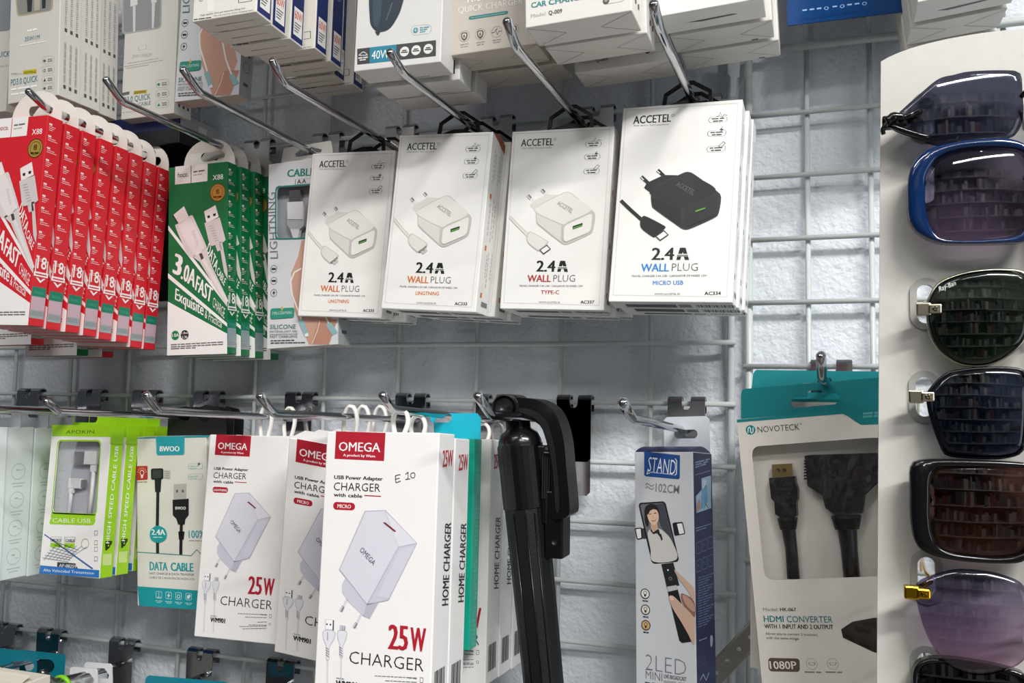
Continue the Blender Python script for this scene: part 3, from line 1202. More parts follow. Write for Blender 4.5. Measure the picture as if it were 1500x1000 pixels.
def cable_box(pose, hx, red, label, group):
    root = thing('cable_box', label, 'box', pose.matrix(), group)
    mb = carton(pose, mat(hx, .38, 0, .02, 40, .02, 500), .0005)
    cable_art(mb, pose, hx, red)
    H, T, W = pose.h, pose.t, pose.w
    # white foot of the carton wraps onto the underside
    Face(mb, pose, 'bottom', pose).raw([(-W * .48, T * .06), (W * .48, T * .06), (W * .48, T * .2), (-W * .48, T * .2)], [(0, 1, 2, 3)], 'cfc9c6', 1)
    mb.build('carton', root)
    tb = MB()
    tb.plate([(p[0] + .002, p[1]) for p in half_disc(W * .44, .0275)], [oval(.006, .0105, .0132, .0043)], T - .0007, T - .0001,
             mat('E9E4DD', .5, 0, .02))
    tb.build('hang_tab', root)
    cable_sticker(root, pose, red)
    return root


g = 'green cable boxes on the second upper hook'
gb = cable_box(PGRN, GREEN, False, 'front green cable box with two printed white plugs', g)
gx = [(352.8, 245.6), (371, 254), (391, 262)]
for i, (lab, dx, dy) in enumerate((('second green cable box from the front of the green stack', .0035, .0150),
                                   ('third green cable box from the front of the green stack', .0070, .0305),
                                   ('rearmost green cable box, mostly hidden by the grey silicone cable box', .0125, .0460))):
    q = PGRN.moved(dx, dy, -.001 * (i + 1), roll=-.004 * i)
    dup(gb, q.matrix(), lab)
g = 'red cable boxes on the first upper hook'
rb = cable_box(PRED, RED, True, 'front red cable box, cut off by the left edge of the photo', g)
c1 = PRED.pos + PRED.R @ np.array([PRED.w / 2, 0, 0])
d1 = PRED.pos[1]
tops = [(71, 166), (96, 180), (121, 191), (147, 202), (170, 213), (192, 223), (213, 236), (233, 244)]
for i in range(1, 8):
    dd = -PRED.pos[1] - .0172 * i
    p1 = at(*tops[i], dd)
    p0 = c1 + np.array([0, .0172 * i, 0])
    q = PRED.moved(p1[0] - p0[0], .0172 * i, p1[2] - p0[2], roll=.006 * math.sin(i * 2.1))
    dup(rb, q.matrix(), f'{ORD[i]} red cable box from the front of the red row' if i < 7 else 'rearmost red cable box of the row, next to the front green box')

# ================================================================== red-topped charger boxes (middle rail)
POMB = fit([(-1, 0, 0, 479.7, 630), (1, 0, 0, 643.5, 635.2), (1, 1, 0, 667.7, 636), (-1, 0, 1, 459.5, 1036), (1, 0, 1, 628.5, 1052)], .195, w=.083, t0=.03)
POMB.t = .0285
POML = fit(quad((308, 636), (423, 639), (403.3, 943.8), (283.5, 931.7)), .070, t=.0285)
OM_CARD = mat('F1EFEE', 0.4, 0, 0.012, 40, 0.03, 500)


def omega_art(mb, pose, kind):
    f = Face(mb, pose, 'front', POMB).crop(450, 560, 4.547)
    K, R = '232325', 'B01E31'
    f.poly([(193, 325), (522, 335), (512, 523), (183, 508)], R, 1)
    f.text('OMEGA', (210, 455), (487, 463), 60, 'f6f2f2', .015)
    f.text('A product by Wave', (240, 491), (455, 499), 17, 'f6f2f2', .03)
    f.text('USB Power Adapter', (180, 641), (505, 653), 24, K, .035)
    f.text('CHARGER', (177, 717), (487, 728), 54, K, -.006)
    f.text('with cable', (177, 757), (367, 768), 24, K, .03)
    f.line([(380, 752), (492, 758)], 7, R)
    f.rr((175, 794), (320, 802), (318, 852), (173, 846), 25, R, 1)
    f.text(kind, (202 if len(kind) < 7 else 184, 834), (292 if len(kind) < 7 else 310, 839), 25 if len(kind) < 7 else 20, 'f6f2f2', .02)
    # plug picture
    f.crop(0, 0, 1)
    lav, lav2, lav3, dk = 'd9d7e2', 'cbc9d8', 'e0dee8', 'bab8c6'
    f.crop(450, 780, 4.547)
    f.line([(268, 440), (232, 512)], 16, 'd6d5df', 2)
    f.line([(243, 490), (226, 522)], 22, '8b8a94', 3)
    f.line([(238, 490), (222, 520)], 6, 'dcdce4', 4)
    f.line([(362, 540), (322, 622)], 16, 'd6d5df', 2)
    f.line([(331, 600), (313, 632)], 22, '8b8a94', 3)
    f.line([(326, 600), (309, 630)], 6, 'dcdce4', 4)
    f.poly([(255, 300), (410, 440), (480, 465), (418, 572), (372, 552), (268, 452), (236, 400), (233, 345)], lav2, 2)
    f.poly([(418, 572), (372, 552), (400, 470), (470, 470)], dk, 3)
    f.crop(0, 0, 1)
    f.poly([(534.7, 748), (565, 746.5), (611.6, 795), (570, 878.5), (538, 886), (497, 834)], dk, 3)
    f.poly([(536, 749.5), (564, 748), (584, 800), (538, 884), (498.5, 833.5)], lav, 4)
    f.poly([(564.5, 748), (610.5, 795), (584.5, 800.5)], lav3, 4)
    f.poly([(584.5, 801.5), (610.5, 796.5), (569.3, 877.5), (540, 884)], lav2, 4)
    f.poly([(586.5, 804), (609, 798.5), (569, 876), (553, 873)], 'd2d0de', 5)
    f.poly([(561.5, 765), (565, 764.5), (581, 777.5), (578.5, 778.5)], '7a3038', 6)
    f.text('OMEGA', (527, 806), (547, 828), 8, '5a5966', .0, 6)
    # cable picture
    f.crop(450, 780, 4.547)
    g1, g2 = 'e3e2ea', 'c9c8d2'
    f.poly([(122, 574), (180, 580), (178, 650), (120, 643)], g2, 2)
    f.poly([(126, 577), (172, 582), (170, 646), (123, 640)], 'f4f3f6', 3)
    f.poly([(172, 582), (181, 582), (179, 650), (170, 648)], '55545c', 3)
    f.circ((134, 608), 6, '2a2a30', 4)
    f.circ((157, 611), 6, '2a2a30', 4)
    f.blob([(112, 650), (186, 656), (182, 710), (152, 760), (148, 845), (128, 843), (126, 758), (106, 700)], g2, 2, 50)
    f.blob([(117, 656), (180, 661), (176, 706), (148, 758), (145, 840), (131, 838), (130, 757), (111, 700)], g1, 3, 50)
    f.poly([(136, 660), (142, 661), (141, 715), (134, 714)], 'a3a2ac', 4)
    f.poly([(218, 614), (258, 618), (256, 652), (216, 648)], g2, 2)
    f.line([(238, 618), (237, 648)], 4, '8b8a92', 4)
    f.line([(252, 622), (251, 648)], 5, '8b8a92', 4)
    f.blob([(206, 650), (264, 656), (262, 710), (242, 758), (240, 828), (218, 826), (218, 754), (203, 705)], g2, 2, 50)
    f.blob([(211, 656), (258, 661), (256, 706), (239, 756), (236, 824), (222, 822), (222, 752), (209, 702)], g1, 3, 50)
    for k in range(4):
        f.line([(127, 762 + 16 * k), (148, 778 + 16 * k)], 4, '6d6c76', 5)
        f.line([(216, 756 + 16 * k), (236, 772 + 16 * k)], 4, '6d6c76', 5)
    f.line([(138, 840), (134, 1120)], 13, 'dbdae2', 2)
    f.line([(229, 824), (224, 1120)], 13, 'dbdae2', 2)
    f.text('25', (537, 772), (672, 784), 165, R, .045)
    f.text('W', (684, 785), (790, 794), 160, R, .05)
    f.text('CHARGER', (280, 868), (775, 924), 84, K, -.012)
    f.text('MODEL:', (195, 972), (250, 979), 10, K, .02)
    f.text('WM901', (190, 1024), (332, 1040), 44, K, .06)
    for j, (x0, yy) in enumerate(((668, 968), (450, 953), (520, 982), (640, 1030), (560, 1050), (470, 1060), (500, 1080))):
        f.bars((x0, yy + 3 * j), (730, yy + 8 + 9 * (x0 < 600)), 6, '77777b', 1)
    f.rr((752, 962), (774, 965), (772, 1000), (750, 997), 4, K, 1, 3)
    f.ring((760, 1056), 12, 3, K, 1)
    # right flank
    g = Face(mb, pose, 'side', POMB).crop(450, 560, 4.547)
    g.text('25W', (900, 563), (969, 556), 108, R, .03, 2, up=(902, 450))
    g.crop(0, 0, 1)
    g.text('HOME CHARGER', (656, 886), (660.5, 765), 12, K, .03, 2, up=(647, 887))
    y0, y1, z0, z1 = .18 * pose.t, .80 * pose.t, -pose.h + .009, -pose.h + .028
    h = Face(mb, pose, 'side', pose)
    y = y0
    k = 0
    while y < y1:
        wd = .0004 + .00045 * ((k * 5) % 4)
        h.raw([(y, z0), (min(y + wd, y1), z0), (min(y + wd, y1), z1), (y, z1)], [(0, 1, 2, 3)], K, 1)
        y += wd + .0005 + .0003 * (k % 2)
        k += 1
    h.bars if False else None


def white_loop(root, pose, x, zbar, yoff):
    """white plastic strap loop from the box top up and over the prong"""
    mb = MB()
    ztop = zbar + .0048
    pts = [(x - .004, yoff, -.002), (x - .0062, yoff, ztop * .45), (x - .005, yoff, ztop * .85), (x - .001, yoff, ztop), (x + .0035, yoff, ztop * .85),
           (x + .005, yoff, ztop * .45), (x + .002, yoff, -.002)]
    pts = smooth_loop(pts, 22, False)
    mb.tube(pts, .0015, mat('EDEBE6', .45, 0, .03), 8, True, 1.8)
    mb.build('hang_loop', root)


def omega_box(pose, label, kind, group, hookx, zbar=-.262):
    root = thing('charger_box', label, 'box', pose.matrix(), group)
    mb = carton(pose, OM_CARD, .0008)
    omega_art(mb, pose, kind)
    mb.build('carton', root)
    white_loop(root, pose, hookx - pose.pos[0], zbar - pose.pos[2], pose.t * .45)
    return root


g = 'white charger boxes with red headers'
ob = omega_box(POMB, 'big front white charger box with a red header and handwriting on it', 'MICRO', g, HX['L4'])
# the pen marks on the front one
mb = MB()
f = Face(mb, POMB, 'front').crop(450, 560, 4.547)
PEN = '2c2c30'
for s in (((590, 620), (589, 645), (592, 668)), ((586, 622), (604, 616), (622, 613)), ((590, 644), (603, 640), (617, 636)), ((592, 668), (608, 662), (624, 655)),
          ((654, 612), (672, 598), (674, 622), (671, 644)), ((655, 646), (672, 643), (687, 641)),
          ((706, 600), (692, 606), (690, 622), (698, 636), (712, 634), (720, 618), (716, 603), (704, 599))):
    f.line(s, 5, PEN, 2)
tag(mb.build('pen_marks', ob), 'handwritten E 10 in black pen')


def shifted(pose, dx, d, dz, roll=0.0, yaw=0.0):
    q = pose.moved(dx, 0, dz, roll=roll, yaw=yaw)
    q.pos[1] = -d
    return q


def corner_to(pose, d, px, py, roll=0.0, yaw=0.0):
    """move a box so that its top right front corner is seen at (px, py) with its top middle at depth d"""
    q = shifted(pose, 0, d, 0, roll, yaw)
    for _ in range(4):
        c = q.pos + q.R @ np.array([q.w / 2, 0, 0])
        tgt = at(px, py, -c[1])
        q.pos[0] += tgt[0] - c[0]
        q.pos[2] += tgt[2] - c[2]
    return q


q = corner_to(POMB, .163, 667.5, 641.5)
dup(ob, q.matrix(), 'white charger box directly behind the big front one, in front of the teal sleeve')
POM3 = corner_to(POMB, .100, 720, 643)
POM3.w, POM3.h = .083, POMB.h
for c in kids(ob):
    pass
o3 = dup(ob, POM3.matrix(), 'white charger box just behind the teal sleeve')
q = corner_to(POMB, .069, 739, 645.5)
o4 = dup(ob, q.matrix(), 'white charger box between the one behind the teal sleeve and the black stick')
q = corner_to(POMB, .038, 757, 648)
o5 = dup(ob, q.matrix(), 'rearmost white charger box, almost hidden by the black stick')
for r in bpy.data.objects:                                          # only the front box carries the pen marks
    if r.parent is not None and r.parent is not ob and r.name.startswith('pen_marks'):
        bpy.data.objects.remove(r)
ol = omega_box(POML, 'white charger box with a red header, left one, overlapping the teal data cable box', 'LIGHTNING', g, HX['L2'])
q = POML.moved(.004, .0305, -.001)
q2 = dup(ol, q.matrix(), 'white charger box hidden behind the left red-headed one, only its white loop in view')
PM = fit([(-1, 0, 0, 424.5, 641.5), (-1, 0, 1, 402.3, 956), (-.1, 0, 1, 461.6, 965.8)], .124, w=.083, h=POMB.h, t=.0275, prior=(3, 8, 1.5))
om = omega_box(PM, 'white charger box with a red header between the left one and the big front one', 'MICRO', g, HX['L3'])
for i, d in enumerate((.088, .062)):
    q = PM.moved(-.006, .0302 * (i + 1), 0)
    dup(om, q.matrix(), ('second', 'third')[i] + ' box of the middle red-headed stack, only its white loop showing above the big box')

# teal sleeve between the charger boxes
PTEAL = corner_to(Pose(POMB.pos, POMB.R, .070, .150, .016), .124, 695.5, 642.5)
tr = thing('teal_cable_box', 'teal box with a cyan hang tab, squeezed between the white charger boxes', 'box', PTEAL.matrix())
mb = carton(PTEAL, mat('0E9F86', .35, 0, .03), .0005)
f = Face(mb, PTEAL, 'side')
T, H = PTEAL.t, PTEAL.h
for k, z in enumerate((.012, .05, .088, .12)):
    for j, y in enumerate((.45, .66)):
        for i in range(9):
            u = z + .0032 * i
            f.raw([(T * y, -u), (T * (y + .05), -u), (T * (y + .05), -u - .0022), (T * y, -u - .0022)], [(0, 1, 2, 3)], '7fd6c4', 1)
mb.build('carton', tr)
tb = MB()
tw = PTEAL.w / 2
zb = -.2625 - PTEAL.pos[2]
xo = HX['L4'] - PTEAL.pos[0]
tb.plate([(tw - .038, -.002), (tw - .001, -.002), (tw - .001, .016), (tw - .004, .0195), (tw - .035, .0195), (tw - .038, .017)],
         [oval(xo - .003, zb - .0005, .009, .0038)], T - .001, T - .0003, mat('18B3CE', .35))
tag(tb.build('hang_tab', tr), 'cyan card hang tab')

# ================================================================== teal and white data cable box
PBW = fit([(-1, 0, 0, 197, 641), (-1, 0, 1, 204.3, 886.7), (1, 0, 0, 305.5, 638), (.99, 0, 1, 300.5, 893)], .062, t=.02)
bw = thing('data_cable_box', 'white and teal data cable box picturing a black angled cable', 'box', PBW.matrix())
mb = carton(PBW, mat('E4E0D9', .34, 0, .02), .0006)
f = Face(mb, PBW, 'front').crop(190, 560, 5)
TEAL, BK = '1E9BA3', '1d1f22'
f.poly([(36, 404), (585, 386), (585, 402), (36, 412)], '2b95a0', 1)
f.rr((193, 396), (403, 392), (402, 530), (197, 534), 18, '2aa3b0', 2)
f.rr((200, 445), (396, 442), (396, 525), (201, 528), 14, '6cc6cf', 3, 2)
f.text('BWOO', (222, 504), (368, 504), 38, 'f3f6f6', .05, 4)
f.rr((50, 612), (132, 610), (133, 712), (51, 716), 8, 'b82a2e', 2)
f.ring((92, 660), 20, 5, 'f1dede', 3)
f.poly([(82, 678), (102, 678), (98, 700), (86, 700)], 'f1dede', 3)
for k in range(7):
    a = math.pi * (1.05 + .9 * k / 6)
    f.line([(92 + 26 * math.cos(a), 660 + 28 * math.sin(a)), (92 + 34 * math.cos(a), 660 + 38 * math.sin(a))], 4, 'f1dede', 3)
f.bars((55, 733), (130, 731), 6, '9d5a5c')
f.rr((157, 630), (248, 628), (248, 708), (158, 712), 14, BK, 3)
f.rr((170, 642), (238, 640), (238, 698), (170, 700), 10, '3a3d42', 4)
f.poly([(248, 640), (300, 644), (300, 704), (248, 700)], 'c5c3be', 3)
for k in range(4):
    f.line([(258, 652 + 14 * k), (292, 654 + 14 * k)], 3, '8b8a86', 4)
f.poly([(184, 705), (234, 705), (228, 802), (188, 802)], BK, 3)
f.line([(208, 800), (204, 1050), (206, 1250)], 27, BK, 3)
f.poly([(324, 744), (418, 740), (416, 858), (324, 858)], 'bdbbb6', 3)
f.poly([(342, 786), (356, 786), (356, 804), (342, 804)], '5b5a58', 4)
f.poly([(384, 786), (398, 786), (398, 804), (384, 804)], '5b5a58', 4)
f.poly([(316, 858), (434, 850), (434, 970), (410, 1000), (404, 1040), (356, 1040), (344, 998), (318, 972)], BK, 3)
f.text('BWOO', (336, 930), (414, 930), 22, 'e4e4e4', .05, 4)
f.line([(380, 1036), (378, 1120), (376, 1258)], 27, BK, 3)
f.poly([(358, 1090), (404, 1090), (398, 1150), (362, 1150)], BK, 3)
for cy in (612, 688):
    f.rr((428, cy - 18), (538, cy - 22), (538, cy + 20), (428, cy + 24), 20, '7fb7b4', 2, 3)
    f.bars((440, cy + 6), (500, cy + 2), 8, '9ac4c2')
    f.bars((440, cy + 19), (490, cy + 16), 5, '9ac4c2')
f.poly([(512, 578), (498, 600), (508, 600), (500, 618), (520, 592), (508, 592)], '2d5a5c', 3)
f.crop(190, 780, 4.547)
f.blob([(190, -48), (238, -24), (250, 20), (232, 52), (190, 66), (150, 50), (136, 14), (148, -26)], TEAL, 5, 36)
f.text('2.4A', (148, 12), (240, 14), 36, 'f2f6f6', .04, 6)
f.bars((160, 32), (222, 33), 6, 'cfe6e6', 6)
f.text('100%', (394, 34), (500, 34), 50, TEAL, .02)
f.bars((396, 56), (500, 58), 7, 'a5a29d')
f.line([(48, 128), (410, 152), (448, 112), (490, 156), (560, 158)], 5, '3d8f93', 2)
f.text('DATA', (134, 248), (254, 252), 56, TEAL, .05)
f.text('CABLE', (274, 253), (426, 258), 56, TEAL, .05)
f.text('FAST CHARGE & DATA TRANSFER', (132, 276), (430, 287), 15, '5d7173', .0)
f.text('CABLE DE CARGA/SINCRONIZACION', (132, 304), (433, 316), 15, '5d7173', -.01)
f.poly([(54, 356), (506, 388), (510, 517), (64, 486)], TEAL, 2)
for k, x in enumerate((196, 261, 327, 394)):
    f.rr((x - 20, 388 + 4 * k), (x + 20, 391 + 4 * k), (x + 20, 438 + 4 * k), (x - 20, 435 + 4 * k), 9, 'd7eeee', 3, 2.5)
    if k == 0:
        f.line([(x, 392), (x, 428)], 3, 'd7eeee', 3)
        f.bars((x - 12, 430), (x + 12, 432), 4, 'd7eeee', 3)
    elif k == 1:
        f.poly([(x + 6, 398), (x - 12, 420), (x - 1, 420), (x - 7, 438), (x + 12, 414), (x + 1, 414)], 'd7eeee', 3)
    elif k == 2:
        f.ring((x, 424), 13, 4, 'd7eeee', 3)
    else:
        f.blob([(x - 10, 436), (x - 10, 420), (x + 2, 412), (x + 12, 414), (x + 8, 432), (x - 2, 440)], 'd7eeee', 3, 20)
    f.bars((x - 24, 454 + 5 * k), (x + 24, 458 + 5 * k), 5, 'a9d8da', 3)
    f.bars((x - 14, 464 + 5 * k), (x + 14, 467 + 5 * k), 5, 'a9d8da', 3)
mb.build('carton', bw)
tb = MB()
zb = -.2695 - PBW.pos[2]
xo = HX['L1'] - PBW.pos[0] + .004
tb.plate([(-.020, -.004), (.046, -.004), (.046, .010), (.044, zb - .001), (.036, zb + .008), (.024, zb + .010), (.012, zb + .006), (.002, zb + .009), (-.010, zb + .008), (-.018, zb + .002)],
         [oval(xo, zb - .0005, .0085, .0044), oval(xo + .024, zb - .001, .0065, .0044)], PBW.t - .0012, PBW.t - .0005, mat('17181A', .4))
tag(tb.build('hang_tab', bw), 'black hang tab with punched slots')

# black hang cards behind it, and the hook-through tabs with round holes
for i, (d, lab) in enumerate(((.026, 'front black hang card with a punched slot, behind the teal data cable box'),
                              (.014, 'rear black hang card behind the teal data cable box'))):
    c = at(281 + 2 * i, 640, d)
    c[0] = HX['L1'] + .012 + .002 * i
    ck = thing('black_card', lab, 'packaging', Matrix.Translation(c), 'black hang cards behind the data cable box')
    mb = MB()
    zb = -.2695 - c[2]
    out = [(-.034, -.12), (.036, -.12), (.036, .010), (.036, zb - .003), (.030, zb + .008), (.017, zb + .010), (.006, zb + .006), (-.006, zb + .009), (-.019, zb + .009), (-.030, zb + .005), (-.034, zb - .006)]
    mb.plate(out, [oval(-.012 - .002 * i, zb - .0005, .008, .0044)], -.0005, .0005, mat('17181A', .4))
    mb.build('card', ck)

# ================================================================== lime green cable boxes with a window
PAP = fit(quad((77, 622), (164, 623), (145, 846), (57.6, 839), (1, 1, 0, 182, 624), (1, 1, 1, 164.4, 845)), .095)
PAP.t = .0145
LIME = '9AD016'


def lime_box(pose, label, group):
    root = thing('usb_cable_box', label, 'box', pose.matrix(), group)
    mb = MB()
    W, H, T = pose.w / 2, pose.h, pose.t
    f = Face(mb, pose, 'front', PAP).crop(0, 560, 5)
    win = rounded([f.L(p) for p in ((428, 430), (735, 432), (702, 962), (383, 950))], .004)
    wc = mat('EFEDEA', .4, 0, .015)
    mb.plate([(-W, -H), (W, -H), (W, 0), (-W, 0)], [[tuple(p) for p in win]], 0, .0006, wc)
    mb.box(-W, W, .0006, T, -H, 0, mat('C9C9CC', .5, 0, .03)) if False else None
    # flanks, back, top, foot
    lm = mat(LIME, .35, 0, .02)
    mb.add([(W, .0006, 0), (W, T, 0), (W, T, -H), (W, .0006, -H)], [(0, 1, 2, 3)], lm)
    mb.add([(-W, .0006, 0), (-W, T, 0), (-W, T, -H), (-W, .0006, -H)], [(0, 1, 2, 3)], lm)
    mb.add([(-W, .0006, 0), (W, .0006, 0), (W, T, 0), (-W, T, 0)], [(0, 1, 2, 3)], lm)
    mb.add([(-W, .0006, -H), (W, .0006, -H), (W, T, -H), (-W, T, -H)], [(0, 1, 2, 3)], mat('2b72b8', .4))
    mb.add([(-W, T, 0), (W, T, 0), (W, T, -H), (-W, T, -H)], [(0, 1, 2, 3)], wc)
    mb.add([(-W + .001, .008, -.004), (W - .001, .008, -.004), (W - .001, .008, -H + .004), (-W + .001, .008, -H + .004)], [(0, 1, 2, 3)], mat('C3C4CC', .5, 0, .03))
    # printing
    f.poly([(383, 310), (820, 314), (812, 402), (383, 396)], LIME, 1)
    f.poly([(383, 394), (812, 400), (812, 404), (383, 399)], 'f2f2f0', 2)
    f.text('APOKIN', (484, 375), (690, 374), 26, '2c3a12', -.01, 2)
    n = len(win)
    c = sum(win) / n
    big = [c + (p - c) * 1.045 for p in win]
    f.raw([tuple(p) for p in win] + [tuple(p) for p in big], [(i, (i + 1) % n, n + (i + 1) % n, n + i) for i in range(n)], LIME, 1)
    f.poly([(378, 950), (705, 965), (694, 1000), (372, 990)], LIME, 1)
    f.crop(0, 760, 4.167)
    f.rr((312, -8), (588, -2), (572, 38), (300, 30), 16, LIME, 2)
    f.text('CABLE USB', (322, 20), (555, 24), 26, 'e9f0d8', .0, 3)
    f.poly([(268, 94), (276, 92), (570, 300), (562, 306)], '2f5fa6', 2)
    for k in range(7):
        f.line([(262 + 14 * k, 236 - 16 * k), (420 + 10 * k, 262 - 12 * k)], 5, '9aa0a8', 2)
        f.line([(270 + 24 * k, 250), (350 + 30 * k, 150 + 3 * k)], 4, '9aa0a8', 2)
    f.rr((312, 108), (378, 108), (374, 140), (310, 138), 4, '3a3d2c', 2, 2)
    f.text('MICRO', (318, 135), (372, 136), 16, '22260f', .01, 3)
    f.rr((310, 144), (374, 146), (370, 172), (308, 170), 5, LIME, 2)
    f.rr((396, 108), (462, 110), (458, 142), (394, 140), 4, '3a3d2c', 2, 2)
    f.text('CABLE', (402, 137), (456, 139), 16, '22260f', .01, 3)
    f.rr((394, 146), (458, 148), (455, 176), (392, 174), 5, LIME, 2)
    for k, yy in enumerate((70, 130, 170, 228)):
        f.rr((578, yy), (598, yy), (596, yy + 28), (576, yy + 28), 2, '77786c', 2, 2.5)
    f.ring((520, 150), 32, 4, '9aa37a', 2)
    f.poly([(352, 262), (462, 270), (476, 302), (350, 290)], '33363a', 3)
    f.text('AP-08259', (362, 292), (468, 299), 20, 'e6e6e6', .02, 4)
    f.poly([(246, 282), (607, 312), (605, 358), (240, 330)], '2c74bf', 2)
    f.text('Alta Velocidad Transmision', (266, 318), (575, 338), 17, 'eef3f8', .0, 3)
    s = Face(mb, pose, 'side', PAP).crop(0, 760, 4.167)
    s.poly([(640, 135), (684, 132), (682, 150), (650, 192), (642, 190)], '27360c', 2)
    s.circ((660, 166), 14, '27360c', 2)
    s.circ((660, 162), 6, LIME, 3)
    s.poly([(626, 214), (682, 210), (678, 282), (624, 284)], 'c9de8a', 2)
    s.crop(0, 560, 5)
    s.text('HIGH SPEED CABLE USB', (798, 1180), (868, 468), 26, 'f0f6df', .02, 2, up=(772, 1178))
    mb.build('carton', root)
    # lime lid lip with the slotted hang tab
    lid = MB()
    lid.box(-W - .0004, W + .0006, -.0004, T + .0004, -.018, .0004, mat('93C814', .35, 0, .02), .0004) if False else None
    lid.box(W - .0002, W + .0009, -.0003, T, -.0165, .0005, mat('93C814', .35, 0, .02), .0003)
    lid.build('lid_lip', root)
    tb = MB()
    zb = -.2700 - pose.pos[2]
    xo = HX['L0'] - pose.pos[0]
    tb.plate([(-.026, -.001), (.027, -.001), (.027, zb + .003), (.024, zb + .0048), (-.022, zb + .0048), (-.026, zb + .002)],
             [rounded([np.array(p) for p in ((xo - .016, zb - .0055), (xo + .014, zb - .0055), (xo + .014, zb + .0034), (xo - .016, zb + .0034))], .003)],
             T - .0012, T - .0004, lm)
    tb.build('hang_tab', root)
    w = MB()
    w.add([(p[0], .0011, p[1]) for p in [c + (q - c) * 1.01 for q in win]], [tuple(range(len(win)))], FILM)
    tag(w.build('window_film', root), 'clear window film')
    # the white right-angled cable inside
    cb = MB()
    wp, gp = PLASTIC_WHITE, mat('A9A8A6', .3, .7)
    L = lambda x, y: f.crop(0, 560, 5).L((x, y))
    def bx(a, b, y0, y1, m):
        p, q = L(*a), L(*b)
        cb.box(min(p[0], q[0]), max(p[0], q[0]), y0, y1, min(p[1], q[1]), max(p[1], q[1]), m, .0004)
    bx((600, 502), (680, 602), .0028, .0066, wp)
    bx((640, 590), (672, 655), .0034, .0062, wp)
    bx((522, 506), (604, 604), .0032, .0058, gp)
    bx((482, 700), (564, 778), .0030, .0064, wp)
    bx((480, 765), (508, 812), .0034, .0062, wp)
    bx((560, 712), (598, 770), .0036, .0056, gp)
    p = [L(655, 650), L(642, 800), L(622, 975)]
    cb.tube([(q[0], .0048, q[1]) for q in p], .0019, wp, 8)
    p = [L(492, 805), L(482, 880), L(474, 972)]
    cb.tube([(q[0], .0048, q[1]) for q in p], .0016, wp, 8)
    tag(cb.build('packed_cable', root), 'white right-angled USB cable seen through the window')
    return root


g = 'lime green cable boxes'
lb = lime_box(PAP, 'front lime green and white cable box with a cable in its window', g)
for i, (d, px, lab) in enumerate(((.074, 186.5, 'second lime green cable box, right behind the front one'), (.049, 210, 'third lime green cable box, partly behind the teal data cable box'),
                                  (.026, 229, 'rearmost lime green cable box, only its top edge in view'))):
    q = corner_to(PAP, d, px, 624 + .5 * i)
    dup(lb, q.matrix(), lab)

# ================================================================== pale grey boxes at the left edge
PALE = mat('E6EDEF', .42, 0, .02)
XP = at(130, 580, .008)[0]


def pale_box(d, label, px, py, roll=0.0):
    T, W, H = .0295, .050, .139
    pose = corner_to(Pose((XP, -d, -.275), np.eye(3), W, H, T), d, px, py, roll)
    root = thing('pale_grey_box', label, 'box', pose.matrix(), 'pale grey boxes at the left edge')
    mb = carton(pose, PALE, .0006)
    f = Face(mb, pose, 'side')
    for k, z in enumerate((.041, .067, .093, .119)):
        c = np.array([T * .5, -z])
        n = 26
        ring = [c + r * np.array([math.cos(6.2832 * i / n), math.sin(6.2832 * i / n)]) for r in (.0075, .0070) for i in range(n)]
        f.raw(ring, [(i, (i + 1) % n, n + (i + 1) % n, n + i) for i in range(n)], 'b3c2bd', 1)
        for j in range(3):
            a = [(-.0025, .002), (.002, .0015 - .001 * k), (-.002, -.001 + .0012 * j)][j]
            f.raw([c + np.array([a[0], a[1]]), c + np.array([a[0] + .0035, a[1]]), c + np.array([a[0] + .0035, a[1] - .0006]), c + np.array([a[0], a[1] - .0006])], [(0, 1, 2, 3)], 'b3c2bd', 1)
        for j in range(2):
            y0 = -z - .0105 - .0028 * j
            f.raw([(T * (.28 + .06 * j), y0), (T * (.75 - .07 * j), y0), (T * (.75 - .07 * j), y0 - .0007), (T * (.28 + .06 * j), y0 - .0007)], [(0, 1, 2, 3)], 'b3c2bd', 1)
    mb.build('carton', root)
    tb = MB()
    zb = -.2695 - pose.pos[2]
    xo = XP - pose.pos[0]
    tb.plate([(-W / 2 + .002, -.001), (W / 2, -.001), (W / 2, zb + .005), (W / 2 - .002, zb + .007), (-W / 2 + .004, zb + .007), (-W / 2 + .002, zb + .005)],
             [oval(xo, zb, .013, .004)], T * .5 - .0005, T * .5 + .0005, mat('B9C0C4', .45, 0, .03))
    tb.build('hang_tab', root)
    return pose


for i, (d, px, py, lab) in enumerate(((.147, -31, 626, 'front pale grey box, cut off by the left edge of the photo'),
                                      (.116, 10, 626, 'second pale grey box with round grey icons on its flank'),
                                      (.085, 52, 627, 'third pale grey box, its flank partly behind the front lime green box'),
                                      (.053, 92, 628, 'rearmost pale grey box, only its foot showing below the lime green boxes'))):
    pale_box(d, lab, px, py, -.012 + .008 * i)

# ================================================================== black telescopic stick with phone clamp
BLK = PLASTIC_BLACK
SOFT = mat('0D0E11', .45, 0, .12, 70, .15, 700, spec=.35)
ds = .135


def SP(x, y, d=ds):
    return at(x, y, d)


so = SP(790, 640)
stick = thing('telescopic_stick', 'black telescopic phone stick hanging beside the charger boxes', 'phone stick', Matrix.Translation(so))


def sp(x, y, d=ds):
    return SP(x, y, d) - so


def pxm(px, d=ds):
    return px * .62 / FPX * 1.0


# grip: faceted barrel leaning from the collar down past the frame
top, bot = sp(762, 654), sp(808, 1120, ds + .006)
ax = (bot - top) / np.linalg.norm(bot - top)
mb = MB()
side = np.cross(ax, np.array([0, 1.0, 0]))
side /= np.linalg.norm(side)
fwd = np.cross(side, ax)
rw = np.linalg.norm(sp(796, 700) - sp(731, 700)) / 2


